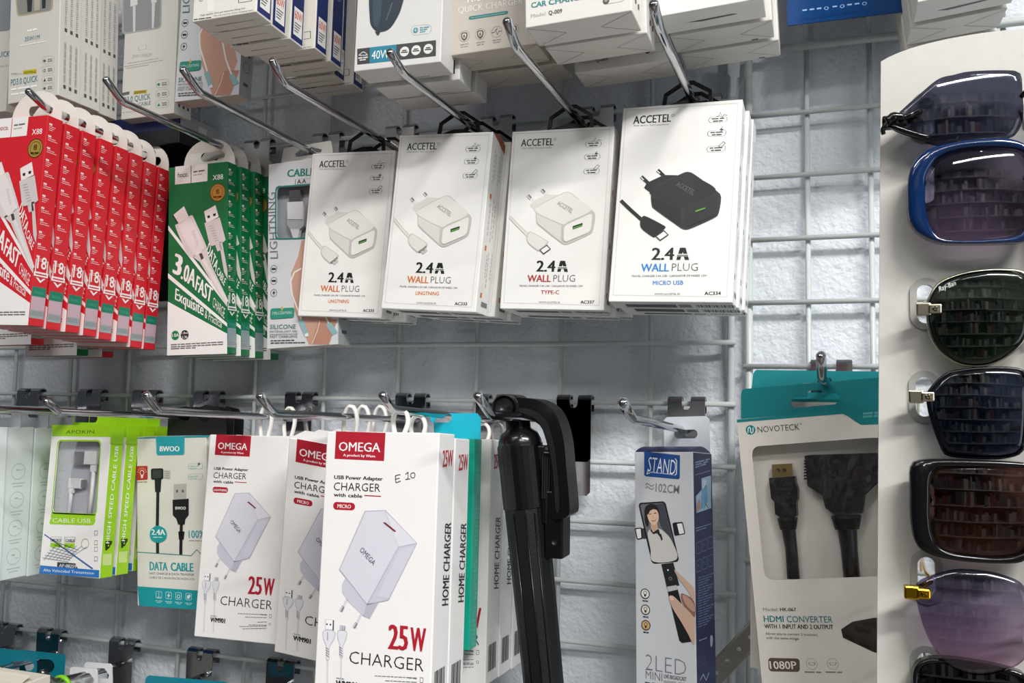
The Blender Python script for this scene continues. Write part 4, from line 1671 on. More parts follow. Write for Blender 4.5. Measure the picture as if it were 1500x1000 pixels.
def barrel(mb, r0, r1, a, b, m, n=14, ch=None, sq=.92):
    vs, fs = [], []
    for p, r in ((a, r0), (b, r1)):
        for k in range(n):
            t = 2 * math.pi * (k + .5) / n
            vs.append(p + side * r * math.cos(t) + fwd * r * sq * math.sin(t))
    for k in range(n):
        fs.append((k, (k + 1) % n, n + (k + 1) % n, n + k))
    fs += [tuple(range(n))[::-1], tuple(range(n, 2 * n))]
    mb.add(vs, fs, m, False)


L = np.linalg.norm(bot - top)
barrel(mb, rw, rw * .98, top, top + ax * L * .20, BLK, 24)
barrel(mb, rw * .93, rw * .80, top + ax * L * .20, bot, SOFT, 12)
for s in (-.35, .25, .62):
    e = fwd * -rw * .80 * math.sqrt(max(.02, 1 - s * s))
    mb.tube([top + ax * L * .215 + side * rw * .93 * s + e * 1.08, bot + side * rw * .80 * s + e * .93], .0006, BLK, 5)
mb.build('grip_handle', stick)
mb = MB()
# collar: domed shoulder and neck
c0 = top
vs = []
barrel(mb, rw * .98, rw * .99, c0 - ax * .0015, c0, BLK, 28)
prof = [(rw * .95, 0), (rw * .93, .003), (rw * .82, .0075), (rw * .60, .0102), (rw * .54, .0112), (rw * .54, .024)]
n = 28
V, Fc = [], []
for r, h in prof:
    for k in range(n):
        t = 2 * math.pi * k / n
        V.append(c0 - ax * (h + .0015) + side * r * math.cos(t) + fwd * r * .92 * math.sin(t))
for i in range(len(prof) - 1):
    for k in range(n):
        Fc.append((i * n + k, i * n + (k + 1) % n, (i + 1) * n + (k + 1) % n, (i + 1) * n + k))
Fc.append(tuple((len(prof) - 1) * n + k for k in range(n)))
mb.add(V, Fc, mat('151517', .18, 0, .1), True)
mb.build('collar', stick)
# folded phone clamp: arched arm from the pivot over and down the right side
out = smooth_loop([sp(*p)[[0, 2]] for p in ((736, 612), (738, 596), (752, 584), (775, 583), (800, 588), (820, 605), (832, 640), (837, 690), (841, 735), (840, 752), (828, 757), (816, 755),
                                            (815, 720), (812, 668), (806, 640), (798, 622), (782, 614), (760, 611), (745, 616))], 70)
mb = MB()
yo = 0.0
mb.plate([tuple(p) for p in out], [], -.012, .012, BLK)
inner = smooth_loop([sp(*p)[[0, 2]] for p in ((760, 600), (782, 598), (805, 612), (818, 645), (824, 690), (827, 740), (822, 745), (818, 690), (811, 650), (798, 618), (778, 606))], 50)
mb.plate([tuple(p) for p in inner], [], -.0132, -.011, mat('1C1D20', .25))
mb.build('clamp_arm', stick)
mb = MB()
c = sp(750, 597)
mb.lathe([(.0085, -.0165), (.0095, -.0155), (.0095, .0150), (.0085, .0160)], mat('1A1A1C', .2), 28, 'y', (c[0], 0, c[2]))
mb.lathe([(.0062, -.0175), (.0066, -.0168), (.0066, -.0155)], mat('202124', .35), 24, 'y', (c[0], 0, c[2]))
mb.build('pivot_knob', stick)
mb = MB()
# sliding jaw bar below the arm
a0, a1 = sp(806, 660), sp(817, 815)
d0 = (a1 - a0) / np.linalg.norm(a1 - a0)
mb.box(sp(799, 700)[0], sp(813, 700)[0], -.009, .009, sp(806, 765)[2], a0[2], BLK, .0012)
for k in range(4):
    x = sp(800, 700)[0] + .0016 * k
    mb.box(x, x + .0008, -.0098, -.0085, a1[2] + .04, a0[2] - .004, mat('242529', .3))
b0 = sp(817, 790)
mb.box(sp(804, 790)[0], sp(830, 790)[0], -.010, .010, a1[2], b0[2] + .034, BLK, .0012)
mb.lathe([(.0024, -.0108), (.0024, -.009)], mat('060607', .5), 14, 'y', (b0[0] + .001, 0, b0[2]))
mb.build('sliding_jaw', stick)
mb = MB()
e = sp(792, 660)
mb.box(sp(786, 690)[0], sp(800, 690)[0], -.006, .008, sp(795, 715)[2], sp(795, 652)[2], mat('101013', .35), .001)
mb.build('hinge_bridge', stick)

# ================================================================== grey and navy stick box with tab
PST = fit([(-1, 0, 0, 927.3, 660.3), (1, 0, 0, 1016, 667), (1, 1, 0, 1042.9, 659.3), (-1, 0, 1, 934.2, 1070), (1, 0, 1, 1021.5, 1080), (1, 1, 1, 1048.8, 1072)], .075, t=.040,
          prior=(20, 8, 8))
sb = thing('stick_box', 'tall grey and navy box picturing a phone on a hand-held stick', 'box', PST.matrix())
GREYC, NAVY = 'C6C9CE', '151F4B'
mb = carton(PST, mat(GREYC, .38, 0, .02), .0006)
f = Face(mb, PST, 'front').crop(900, 570, 4.76)
f.rr((208, 434), (458, 462), (456, 628), (208, 605), 14, '1F4A8C', 1)
f.poly([(208, 432), (458, 460), (458, 480), (208, 452)], '1F4A8C', 2)
f.text('STAND', (232, 572), (425, 598), 104, 'dfe5ee', -.005, 3)
f.line([(236, 560), (228, 590), (250, 582)], 5, 'dfe5ee', 3)
f.line([(425, 482), (436, 500), (434, 590), (420, 600)], 6, 'dfe5ee', 3)
f.bars((252, 580), (412, 598), 6, 'b9c4d8', 3)
f.text('102CM', (287, 712), (452, 727), 58, '77797e', .005)
for dy in (0, 22):
    f.line([(217, 668 + dy), (228, 655 + dy), (240, 662 + dy), (252, 672 + dy), (266, 675 + dy), (276, 663 + dy)], 6, '77797e')
# the phone with a portrait of a smiling woman in a white coat
f.crop(800, 740, 3.847)
f.rr((519, -14), (672, -24), (752, 316), (598, 330), 20, '1d1f24', 2)
f.rr((529, -6), (664, -15), (742, 308), (604, 320), 13, '6c6f76', 3)
f.poly([(600, -4), (664, -12), (716, 210), (690, 180), (650, 120)], '43464e', 4)
f.blob([(556, 34), (562, 8), (584, -8), (612, -6), (632, 14), (640, 44), (634, 70), (600, 40), (580, 60), (580, 100), (574, 122), (560, 96)], '2a2422', 5)
f.poly([(590, 92), (626, 92), (634, 136), (606, 150), (592, 130)], 'c9a288', 5)
f.blob([(572, 40), (590, 14), (616, 16), (634, 44), (636, 78), (622, 104), (606, 110), (586, 94), (575, 68)], 'DEBCA4', 6)
f.poly([(568, 52), (572, 14), (596, -2), (622, 6), (630, 26), (606, 20), (588, 30), (580, 48)], '2a2422', 7)
f.line([(583, 50), (596, 47)], 4, '3a2c28', 7)
f.line([(610, 44), (624, 42)], 4, '3a2c28', 7)
f.line([(603, 56), (608, 70), (601, 73)], 2, 'b08c76', 7)
f.line([(595, 84), (608, 89), (622, 80)], 4, 'a9433f', 7)
f.blob([(574, 158), (592, 132), (606, 148), (636, 130), (672, 152), (710, 200), (738, 302), (606, 316), (590, 240)], 'c9c6c3', 6)
f.poly([(592, 132), (606, 150), (634, 132), (640, 140), (648, 176), (640, 172), (626, 156), (606, 162), (590, 142)], '2a2a2e', 7)
f.poly([(640, 164), (652, 200), (660, 190), (650, 158)], '2a2a2e', 7)
f.rr((498, 128), (540, 124), (546, 188), (512, 194), 8, '1d1f24', 2)
f.rr((506, 134), (534, 130), (538, 182), (517, 187), 4, 'e6e8ea', 3)
f.poly([(538, 130), (566, 126), (572, 186), (546, 188)], '3c3f46', 2)
f.rr((712, 98), (770, 92), (786, 160), (724, 172), 8, '1d1f24', 2)
f.rr((738, 104), (766, 100), (780, 156), (752, 162), 4, 'e6e8ea', 3)
# handle and hand
f.poly([(650, 330), (718, 322), (752, 450), (682, 466)], '222428', 3)
f.circ((688, 364), 5, 'dcdcdc', 4)
f.ring((702, 412), 10, 3, '8b8c90', 4)
f.poly([(682, 458), (736, 448), (742, 474), (690, 486)], 'b9babd', 4)
f.poly([(686, 484), (742, 470), (822, 766), (768, 774), (752, 762)], '1b1c20', 3)
SK, SK2, SK3 = 'C6A694', 'B4907E', '8A6456'
f.blob([(722, 362), (738, 372), (790, 420), (834, 470), (836, 540), (800, 480), (748, 410)], SK, 5, 30)
f.blob([(760, 500), (784, 500), (836, 540), (838, 630), (800, 600), (770, 550)], SK3, 4, 30)
f.blob([(770, 505), (800, 515), (836, 560), (836, 600), (790, 560)], SK2, 5, 30)
f.blob([(694, 520), (700, 506), (722, 512), (770, 560), (836, 632), (840, 700), (836, 785), (800, 720), (760, 650), (716, 580)], SK, 6, 40)
f.blob([(696, 518), (702, 509), (716, 516), (722, 530), (706, 534)], 'e0c0ae', 7, 20)
for k, cy in enumerate((497, 587, 674)):
    cx = 559 + 2 * k
    f.circ((cx, cy), 27, ('e2e2e0', 'd8d5c8', 'c8a574')[k], 2)
    f.ring((cx, cy), 29, 5, '2a2b2e', 3)
    f.ring((cx, cy - 5), 11, 3, '55534c', 3)
    f.poly([(cx - 6, cy + 4), (cx + 6, cy + 4), (cx + 4, cy + 16), (cx - 4, cy + 16)], '2a2b2e', 3)
    f.bars((cx - 14, cy + 42), (cx + 16, cy + 46), 7, '3a3b3e', 3)
f.text('2LED', (560, 925), (790, 962), 92, '77797e', -.022)
f.text('MINI', (562, 975), (655, 990), 46, '66686d', -.012)
f.text('LIVE BROADCAST', (665, 972), (792, 990), 22, '55575b', .03)
f.bars((664, 998), (790, 1012), 12, '9a9ca0')
f.text('BT', (560, 1052), (650, 1062), 60, '44464a', .04)
f.text('STICK', (664, 1062), (790, 1078), 50, '44464a', .04)
# navy right flank
g = Face(mb, PST, 'side').crop(800, 740, 3.847)
T, H = PST.t, PST.h
g.raw([(.0005, -.0005), (T - .0005, -.0005), (T - .0005, -H + .0005), (.0005, -H + .0005)], [(0, 1, 2, 3)], NAVY, 1)
g.crop(900, 570, 4.76)
for k in range(3):
    g.bars((562, 515 + 17 * k), (664 - 14 * k, 490 + 17 * k), 9, '8a97bb', 2)
g.bars((562, 600), (662, 570), 5, '8a97bb', 2)
g.poly([(605, 620), (672, 600), (672, 828), (570, 862), (566, 745), (606, 700)], '9fc0d8', 2)
g.poly([(606, 700), (640, 660), (650, 780), (600, 840)], '6fa0c8', 3)
g.blob([(608, 640), (624, 628), (640, 640), (634, 690), (612, 690)], 'c7d6e2', 3, 20)
g.line([(632, 740), (634, 800), (618, 838)], 5, '2a3350', 4)
g.line([(634, 800), (654, 830)], 5, '2a3350', 4)
g.poly([(572, 800), (590, 760), (598, 830), (572, 856)], 'b88a78', 4)
g.bars((566, 972), (672, 940), 6, '8a97bb', 2)
g.bars((566, 990), (640, 966), 6, '8a97bb', 2)
g.crop(800, 740, 3.847)
for r in range(2):
    for k in range(3):
        x, y = 845 + 33 * k, 210 + 102 * r - 14 * k
        g.rr((x, y), (x + 26, y - 12), (x + 26, y + 56), (x, y + 66), 8, '8f9cc0', 2, 3)
        g.line([(x + 8, y + 20), (x + 16, y + 34)], 3, '8f9cc0', 2)
for k in range(20):
    g.bars((855, 412 + 14.5 * k), (942 - (k % 4) * 12, 384 + 14.5 * k + (k % 4) * 3), 5, '6f7ca6', 2)
g.blob([(922, 750), (928, 728), (938, 745), (934, 790), (926, 795)], '9fabc8', 2, 16)
g.ring((888, 870), 24, 3, '5b6896', 2)
g.line([(866, 985), (884, 950), (900, 985), (916, 940)], 6, 'a9b3cc', 2)
g.bars((860, 765), (905, 748), 6, '8a97bb', 2)
mb.build('carton', sb)
# domed navy top flap
tb = MB()
W = PST.w / 2
V, Fc = [], []
for i in range(9):
    y = PST.t * i / 8
    z = .0004 + .0042 * math.sin(math.pi * min(1, i / 8 * 1.05)) ** .8
    V += [(-W + .0008, y, z), (W - .0008, y, z), (-W + .0008, y, .0), (W - .0008, y, .0)]
for i in range(8):
    b = 4 * i
    Fc += [(b, b + 1, b + 5, b + 4), (b + 1, b + 3, b + 7, b + 5), (b, b + 4, b + 6, b + 2)]
tb.add(V, Fc, mat('2A3158', .4, 0, .05))
tb.box(-W * .35, W * .0, PST.t - .006, PST.t - .003, .003, .0052, mat('2A4580', .4), .0005)
tb.build('top_flap', sb)
tb = MB()
zb = -.270 - PST.pos[2]
cR = PST.R.T @ (np.array([HX['L6'], 0, 0]) - PST.pos)
xo = cR[0] - .0015
tb.plate([(xo - .017, -.001), (xo + .020, -.001), (xo + .020, zb + .010), (xo + .0175, zb + .0125), (xo - .0145, zb + .0125), (xo - .017, zb + .010)],
         [oval(xo + .001, zb - .001, .0095, .0034)], PST.t - .0009, PST.t - .0001, mat('CDD3DB', .4, 0, .02))
tag(tb.build('hang_tab', sb), 'pale grey hang tab with a slot')

# ================================================================== white converter box (right grid)
PNV = fit([(-1, 0, 0, 1079.5, 614.4), (-1, 0, 1, 1119, 1030), (1, 0, 0, 1306, 596)], .115, h=.185, t=.022)
nv = thing('converter_box', 'white and teal converter box with two black cables behind its clear window', 'box', PNV.matrix(), 'white and teal converter boxes')
mb = MB()
W, H, T = PNV.w / 2, PNV.h, PNV.t
f = Face(mb, PNV, 'front').crop(1060, 500, 3.846)
CREAM = mat('E4DED6', .42, 0, .02)
wl = [(168, 600), (200, 586), (880, 540), (945, 560), (960, 600)]
win_px = [(160, 640), (164, 608), (186, 590), (840, 541), (905, 545), (950, 1320), (270, 1345), (240, 1332), (226, 1300)]
win = [f.L(p) for p in win_px]
win = rounded(win, .003, 3)
mb.plate([(-W, -H), (W, -H), (W, 0), (-W, 0)], [[tuple(p) for p in win]], 0, .0007, CREAM)
mb.add([(W, .0007, 0), (W, T, 0), (W, T, -H), (W, .0007, -H)], [(0, 1, 2, 3)], CREAM)
mb.add([(-W, .0007, 0), (-W, T, 0), (-W, T, -H), (-W, .0007, -H)], [(0, 1, 2, 3)], CREAM)
mb.add([(-W, .0007, 0), (W, .0007, 0), (W, T, 0), (-W, T, 0)], [(0, 1, 2, 3)], mat('0B8388', .4))
mb.add([(-W, .0007, -H), (W, .0007, -H), (W, T, -H), (-W, T, -H)], [(0, 1, 2, 3)], CREAM)
mb.add([(-W, T, 0), (W, T, 0), (W, T, -H), (-W, T, -H)], [(0, 1, 2, 3)], CREAM)
mb.add([(-W + .001, .0112, -.01), (W - .001, .0112, -.01), (W - .001, .0112, -H + .05), (-W + .001, .0112, -H + .05)], [(0, 1, 2, 3)], mat('F1EEE9', .5, 0, .04))
f.poly([(75, 440), (960, 364), (960, 448), (870, 466), (775, 470), (745, 452), (700, 420), (670, 408), (75, 456)], '0B8388', 1)
f.bars((785, 412), (960, 400), 12, '5fb3b4', 2)
f.bars((785, 430), (960, 418), 12, '5fb3b4', 2)
f.circ((152, 498), 27, '0B8388', 1)
f.line([(138, 514), (138, 490), (146, 482), (152, 490), (152, 508), (158, 516), (166, 508), (166, 484)], 5, 'e9f1f1', 2)
f.text('NOVOTECK', (193, 513), (428, 497), 34, '3a3b3d', -.008)
f.ring((435, 464), 5, 1.5, '3a3b3d', 1)
f.crop(1060, 740, 3.846)
f.text('Model:', (224, 595), (308, 595), 19, '55534f', -.01)
f.text('HK-067', (319, 595), (410, 595), 19, '3a3937', .03)
f.text('HDMI', (228, 655), (340, 657), 35, '0E7F86', .02)
f.text('CONVERTER', (358, 657), (616, 660), 35, '0E7F86', .0)
f.text('WITH 1 INPUT AND 2 OUTPUT', (232, 692), (620, 697), 24, '1f1f20', .025)
f.text('Allows you to connect 2 monitors', (237, 728), (530, 735), 15, '6a6763', .0)
f.text('with the same image.', (240, 752), (428, 757), 15, '6a6763', .0)
f.rr((250, 858), (428, 862), (430, 938), (256, 934), 18, '5C5046', 1)
f.text('1080P', (262, 920), (414, 922), 44, 'efe9e2', .02)
for cx in (497, 615):
    f.ring((cx, 892), 32, 3, 'b3aea7', 1)
    f.rr((cx - 20, 884), (cx + 22, 884), (cx + 16, 900), (cx - 14, 900), 5, '77736d', 1, 3)
f.bars((456, 942), (550, 944), 8, '8b8782')
f.bars((574, 942), (668, 944), 8, '8b8782')
f.poly([(662, 697), (725, 655), (850, 632), (960, 640), (960, 850), (845, 826), (672, 745)], '2F2827', 1)
f.poly([(662, 697), (725, 655), (850, 632), (960, 640), (960, 800), (850, 772)], '3B3331', 2)
f.poly([(728, 704), (746, 682), (832, 700), (822, 727)], '2A2322', 3)
for k in range(5):
    f.line([(776 + 14 * k, 668 - 4 * k), (850 + 12 * k, 690 - 6 * k)], 4, '2A2322', 3)
f.line([(684, 728), (732, 754)], 12, '171312', 3)
f.line([(770, 775), (826, 800)], 12, '171312', 3)
mb.build('carton', nv)
# header tab
tb = MB()
f2 = Face(tb, PNV, 'back').crop(1060, 500, 3.846)
out = [f2.L(p) for p in ((100, 290), (112, 268), (940, 198), (955, 215), (960, 400), (100, 450))]
out = rounded(out, .002, 3)
hole = [f2.L(p) for p in ((380, 340), (395, 318), (470, 310), (474, 285), (488, 276), (545, 272), (556, 284), (560, 300), (635, 292), (652, 305), (652, 335), (630, 354), (405, 374), (384, 364))]
tb.plate([tuple(p) for p in out], [[tuple(p) for p in hole]], T - .0014, T - .0002, mat('0B7F86', .4, 0, .03))
tag(tb.build('hang_tab', nv), 'teal header tab with a notched slot')
w = MB()
c = sum(win) / len(win)
w.add([(p[0], .0012, p[1]) for p in [c + (q - c) * 1.005 for q in win]], [tuple(range(len(win)))], film('crinkled_window_film', (.98, .97, .96), .07, .05, 16, .8, 2.5))
tag(w.build('window_film', nv), 'creased clear window film')
# moulded plugs and cables behind the film
f.crop(1060, 500, 3.846)
RUB = mat('1C1A1B', .4, 0, .15, 60)
def outl(pts, y0, y1, m, mbx):
    mbx.plate([tuple(f.L(p)) for p in pts], [], y0, y1, m)
k1 = MB()
outl([(250, 770), (395, 760), (400, 800), (412, 830), (412, 890), (404, 905), (406, 985), (340, 1012), (285, 975), (280, 905), (262, 885)], .0030, .0098, RUB, k1)
outl([(264, 694), (378, 688), (384, 762), (268, 768)], .0040, .0082, mat('B9A36A', .3, .8, .1), k1)
for x in (300, 336):
    k1.lathe([(.0014, .0036), (.0014, .0042)], mat('5C4E30', .4, .6), 10, 'y', (f.L((x, 727))[0], 0, f.L((x, 727))[1]))
f.crop(1060, 740, 3.846)
p = [f.L(q) for q in ((350, 70), (355, 130), (372, 250), (384, 420))]
k1.tube([(q[0], .0062, q[1]) for q in p], [.0052, .0046, .0040, .0040], RUB, 12)
for k in range(5):
    q = f.L((350 + k, 80 + 13 * k))
    k1.lathe([(.0066 - .0003 * k, -.0008), (.0066 - .0003 * k, .0008)], RUB, 14, 'z', (q[0], .0062, q[1]))
tag(k1.build('packed_plug', nv), 'black plug with a gold connector')
k2 = MB()
f.crop(1060, 500, 3.846)
outl([(452, 645), (480, 640), (850, 628), (905, 640), (905, 775), (840, 820), (790, 870), (780, 968), (620, 975), (570, 940), (552, 868), (470, 815)], .0024, .0108, RUB, k2)
for k in range(7):
    outl([(448, 668 + 17 * k), (470, 666 + 17 * k), (470, 675 + 17 * k), (448, 677 + 17 * k)], .003, .009, RUB, k2)
f.crop(1060, 740, 3.846)
p = [f.L(q) for q in ((684, 60), (690, 140), (700, 250), (716, 420))]
k2.tube([(q[0], .0064, q[1]) for q in p], [.0075, .0060, .0052, .0050], RUB, 12)
for k in range(5):
    q = f.L((684 + k, 70 + 15 * k))
    k2.lathe([(.0092 - .0004 * k, -.0009), (.0092 - .0004 * k, .0009)], RUB, 14, 'z', (q[0], .0064, q[1]))
tag(k2.build('packed_splitter', nv), 'black twin-socket splitter head')
q = Pose(PNV.pos, rotm((0, -.03, .004)), PNV.w, PNV.h, PNV.t)
q.pos[1] = -.081
c = q.pos + q.R @ np.array([-q.w / 2, 0, -q.h])
q.pos += (at(1099, 977, -c[1]) - c) * np.array([1, 0, 1])
dup(nv, q.matrix(), 'second white converter box, its left edge peeping out behind the front one')

# ================================================================== grey and teal silicone cable boxes
def silicone_art(mb, pose, src):
    f = Face(mb, pose, 'front', src).crop(230, 190, 4.763)
    G, GR = '0F8273', '6d7478'
    f.text('CABLE', (908, 330), (1100, 318), 52, G, .035)
    f.rr((965, 345), (1090, 338), (1090, 374), (962, 384), 6, '2a2a2c', 1, 3)
    f.text('A.A', (978, 376), (1040, 371), 28, '1e1e20', .03)
    f.text('LIGHTNING', (845, 898), (826, 436), 55, GR, .0, 2, up=(790, 900))
    f.crop(230, 350, 4.763)
    for k, cy in enumerate((209, 292, 376)):
        f.ring((815, cy), 27, 4, '55585c')
        if k < 2:
            f.rr((800, cy - 7), (830, cy - 7), (830, cy + 7), (800, cy + 7), 4, '2a2b2e')
        else:
            f.poly([(820, cy - 20), (804, cy + 4), (814, cy + 4), (810, cy + 20), (828, cy - 6), (817, cy - 6)], '2a2b2e')
    SKA, SKB, SKC = 'C79D8A', 'B98975', 'D9B9A8'
    f.poly([(1010, 10), (1100, 10), (1240, 500), (1150, 735), (1060, 735), (960, 500), (935, 240), (985, 120)], SKA, 1)
    f.poly([(1130, 560), (1260, 560), (1200, 735), (1075, 735)], SKB, 2)
    f.line([(1138, 570), (1120, 640), (1080, 735)], 7, 'e2cfc4', 3)
    f.line([(1010, 205), (960, 232), (932, 300), (940, 380), (975, 470), (1010, 560)], 12, 'e8e6e2', 3)
    f.line([(1060, 100), (1090, 260), (1150, 480), (1200, 590)], 12, 'e8e6e2', 3)
    f.poly([(985, 572), (1022, 556), (1060, 660), (1030, 676)], '8fb4b8', 4)
    f.poly([(1030, 664), (1056, 654), (1062, 676), (1038, 684)], 'e6ecec', 5)
    f.poly([(1180, 600), (1215, 580), (1262, 650), (1226, 672)], '8fb4b8', 4)
    f.rr((795, 485), (962, 478), (958, 548), (792, 560), 16, '2f8f7c', 5)
    f.text('TYPE-C LIGHTNING', (806, 530), (944, 522), 20, 'cfe6dd', .0, 6)
    f.poly([(880, 462), (862, 490), (874, 490), (858, 520), (890, 482), (876, 482)], 'c3b24a', 6)
    f.text('SILICONE', (790, 627), (970, 625), 30, '3f6a68', .0, 5)
    f.text('MATERIAL,SOFT FEEL', (790, 652), (985, 650), 14, '5f6b6c', .0, 5)
    f.line([(790, 664), (985, 661)], 3, '7a8283', 5)
    f.text('FAST CHARGING', (790, 690), (980, 686), 18, '4f5a5b', .0, 5)
    f.bars((795, 712), (960, 708), 6, '43484a', 5)
    f.bars((795, 728), (1035, 724), 6, '43484a', 5)


def silicone_box(pose, src, label, window=True):
    root = thing('silicone_cable_box', label, 'box', pose.matrix(), 'grey silicone cable boxes')
    mb = MB()
    W, H, T = pose.w / 2, pose.h, pose.t
    GB = mat('D3D6D8', .4, 0, .02)
    f = Face(mb, pose, 'front', src).crop(230, 190, 4.763)
    wpx = [(838, 405), (1100, 388), (1290, 375), (1290, 745), (1050, 755), (838, 755)]
    C = [f.L(p) for p in ((836, 402), (1200, 380), (1200, 748), (834, 758))]
    win = rounded(C, .004)
    n = len(win)
    mb.plate([(-W, -H), (W, -H), (W, 0), (-W, 0)], [[tuple(p) for p in win]], 0, .0006, GB)
    grey = mat('9A9DA0', .45, 0, .03)
    mb.add([(W, .0006, 0), (W, T, 0), (W, T, -H), (W, .0006, -H)], [(0, 1, 2, 3)], grey)
    mb.add([(-W, .0006, 0), (-W, T, 0), (-W, T, -H), (-W, .0006, -H)], [(0, 1, 2, 3)], grey)
    mb.add([(-W, .0006, 0), (W, .0006, 0), (W, T, 0), (-W, T, 0)], [(0, 1, 2, 3)], GB)
    mb.add([(-W, .0006, -H), (W, .0006, -H), (W, T, -H), (-W, T, -H)], [(0, 1, 2, 3)], mat('B9B3AA', .5, 0, .03))
    mb.add([(-W, T, 0), (W, T, 0), (W, T, -H), (-W, T, -H)], [(0, 1, 2, 3)], GB)
    mb.add([(-W + .001, .010, -.004), (W - .001, .010, -.004), (W - .001, .010, -H + .004), (-W + .001, .010, -H + .004)], [(0, 1, 2, 3)], mat('B4B8BC', .5, 0, .03))
    c = sum(win) / n
    big = [c + (p - c) * 1.05 for p in win]
    f.raw([tuple(p) for p in win] + [tuple(p) for p in big], [(i, (i + 1) % n, n + (i + 1) % n, n + i) for i in range(n)], '117F74', 4)
    silicone_art(mb, pose, src)
    s = Face(mb, pose, 'side', pose)
    for z in (.020, .026):
        s.raw([(T * .35, -H + z + .02), (T * .75, -H + z + .02), (T * .75, -H + z + .017), (T * .35, -H + z + .017)], [(0, 1, 2, 3)], '3f4244', 1)
    s.raw([(T * .3, -H + .013), (T * .7, -H + .013), (T * .7, -H + .010), (T * .3, -H + .010)], [(0, 1, 2, 3)], '4a4d50', 1)
    cc = np.array([T * .5, -H + .027])
    ring = [cc + r * np.array([math.cos(6.2832 * i / 20), math.sin(6.2832 * i / 20)]) for r in (.0048, .0043) for i in range(20)]
    s.raw(ring, [(i, (i + 1) % 20, 20 + (i + 1) % 20, 20 + i) for i in range(20)], '4a4d50', 1)
    mb.build('carton', root)
    w = MB()
    w.add([(p[0], .0011, p[1]) for p in [c + (q - c) * 1.005 for q in win]], [tuple(range(n))], FILM)
    tag(w.build('window_film', root), 'clear window film')
    cb = MB()
    f.crop(230, 190, 4.763)
    gm, wm = mat('8E9093', .3, .8), mat('E3E4E4', .4)
    for pts, y0, y1, m in (([(908, 415), (985, 410), (985, 500), (908, 504)], .003, .0068, gm),
                           ([(896, 500), (1005, 494), (1005, 620), (900, 620)], .0025, .0075, wm),
                           ([(890, 560), (900, 500), (1005, 494), (1016, 555), (1008, 665), (980, 690), (915, 690), (894, 660)], .0032, .0070, mat('B9BCBE', .4)),
                           ([(915, 688), (980, 688), (965, 760), (938, 760)], .003, .007, wm)):
        cb.plate([tuple(f.L(p)) for p in pts], [], y0, y1, m)
    tag(cb.build('packed_cable', root), 'white USB plug seen through the window')
    return root


PSIL = fit([(-1, 0, 0, 394, 246), (-1, 0, 1, 391.5, 505), (1, 0, 1, 497, 506.5), (1, 1, 1, 511, 505)], .055, h=.170, t=.020, prior=(4, 4, 6))
sr = silicone_box(PSIL, PSIL, 'grey silicone cable box with a teal-framed window, partly behind the leftmost plug box')
tb = MB()
zb = -.0215 - PSIL.pos[2]
xo = HX['H3'] - PSIL.pos[0]
tb.plate([(xo - .030, -.001), (xo + .026, -.001), (xo + .026, .012), (xo + .024, zb + .0075), (xo - .027, zb + .0075), (xo - .030, .010)],
         [[(xo - .014, zb - .003), (xo + .012, zb - .003), (xo + .015, zb), (xo + .004, zb + .0042), (xo - .008, zb + .0042), (xo - .015, zb + .0005)]], PSIL.t - .0009, PSIL.t - .0002,
         mat('DAD9D2', .45, 0, .02))
tb.build('hang_tab', sr)

# ================================================================== the top row, cut by the upper edge of the photo
def low_edge(bl, br, d, h, more=(), t=None, w=None, prior=(1.5, 2.5, 3), t0=.03):
    """a box known by its lower front edge"""
    return fit([(-1, 0, 1) + bl, (1, 0, 1) + br] + list(more), d, w=w, h=h, t=t, prior=prior, t0=t0)


def top_hook(X, label, d=.2):
    return hook(X, .25, (d, .0), (d - .018, -.012), -.02, label, .05)


def top_tab(root, pose, hookx, m, hw=.016):
    tb = MB()
    zb = .2305 - pose.pos[2]
    xo = hookx - pose.pos[0]
    tb.plate([(xo - hw, -.001), (xo + hw, -.001), (xo + hw, zb + .006), (xo + hw - .003, zb + .009), (xo - hw + .003, zb + .009), (xo - hw, zb + .006)],
             [oval(xo, zb, .009, .0038)], pose.t * .5 - .0005, pose.t * .5 + .0005, m)
    tb.build('hang_tab', root)


TABM = mat('E6E2DA', .45, 0, .02)


def fit_top(bl, br, d, more=(), **k):
    """top of the carton just under its hook"""
    p = low_edge(bl, br, d, .15, more, **k)
    low = p.pos[2] - .15
    p.h = max(.06, .222 - low)
    p = low_edge(bl, br, d, p.h, more, **k)
    return p


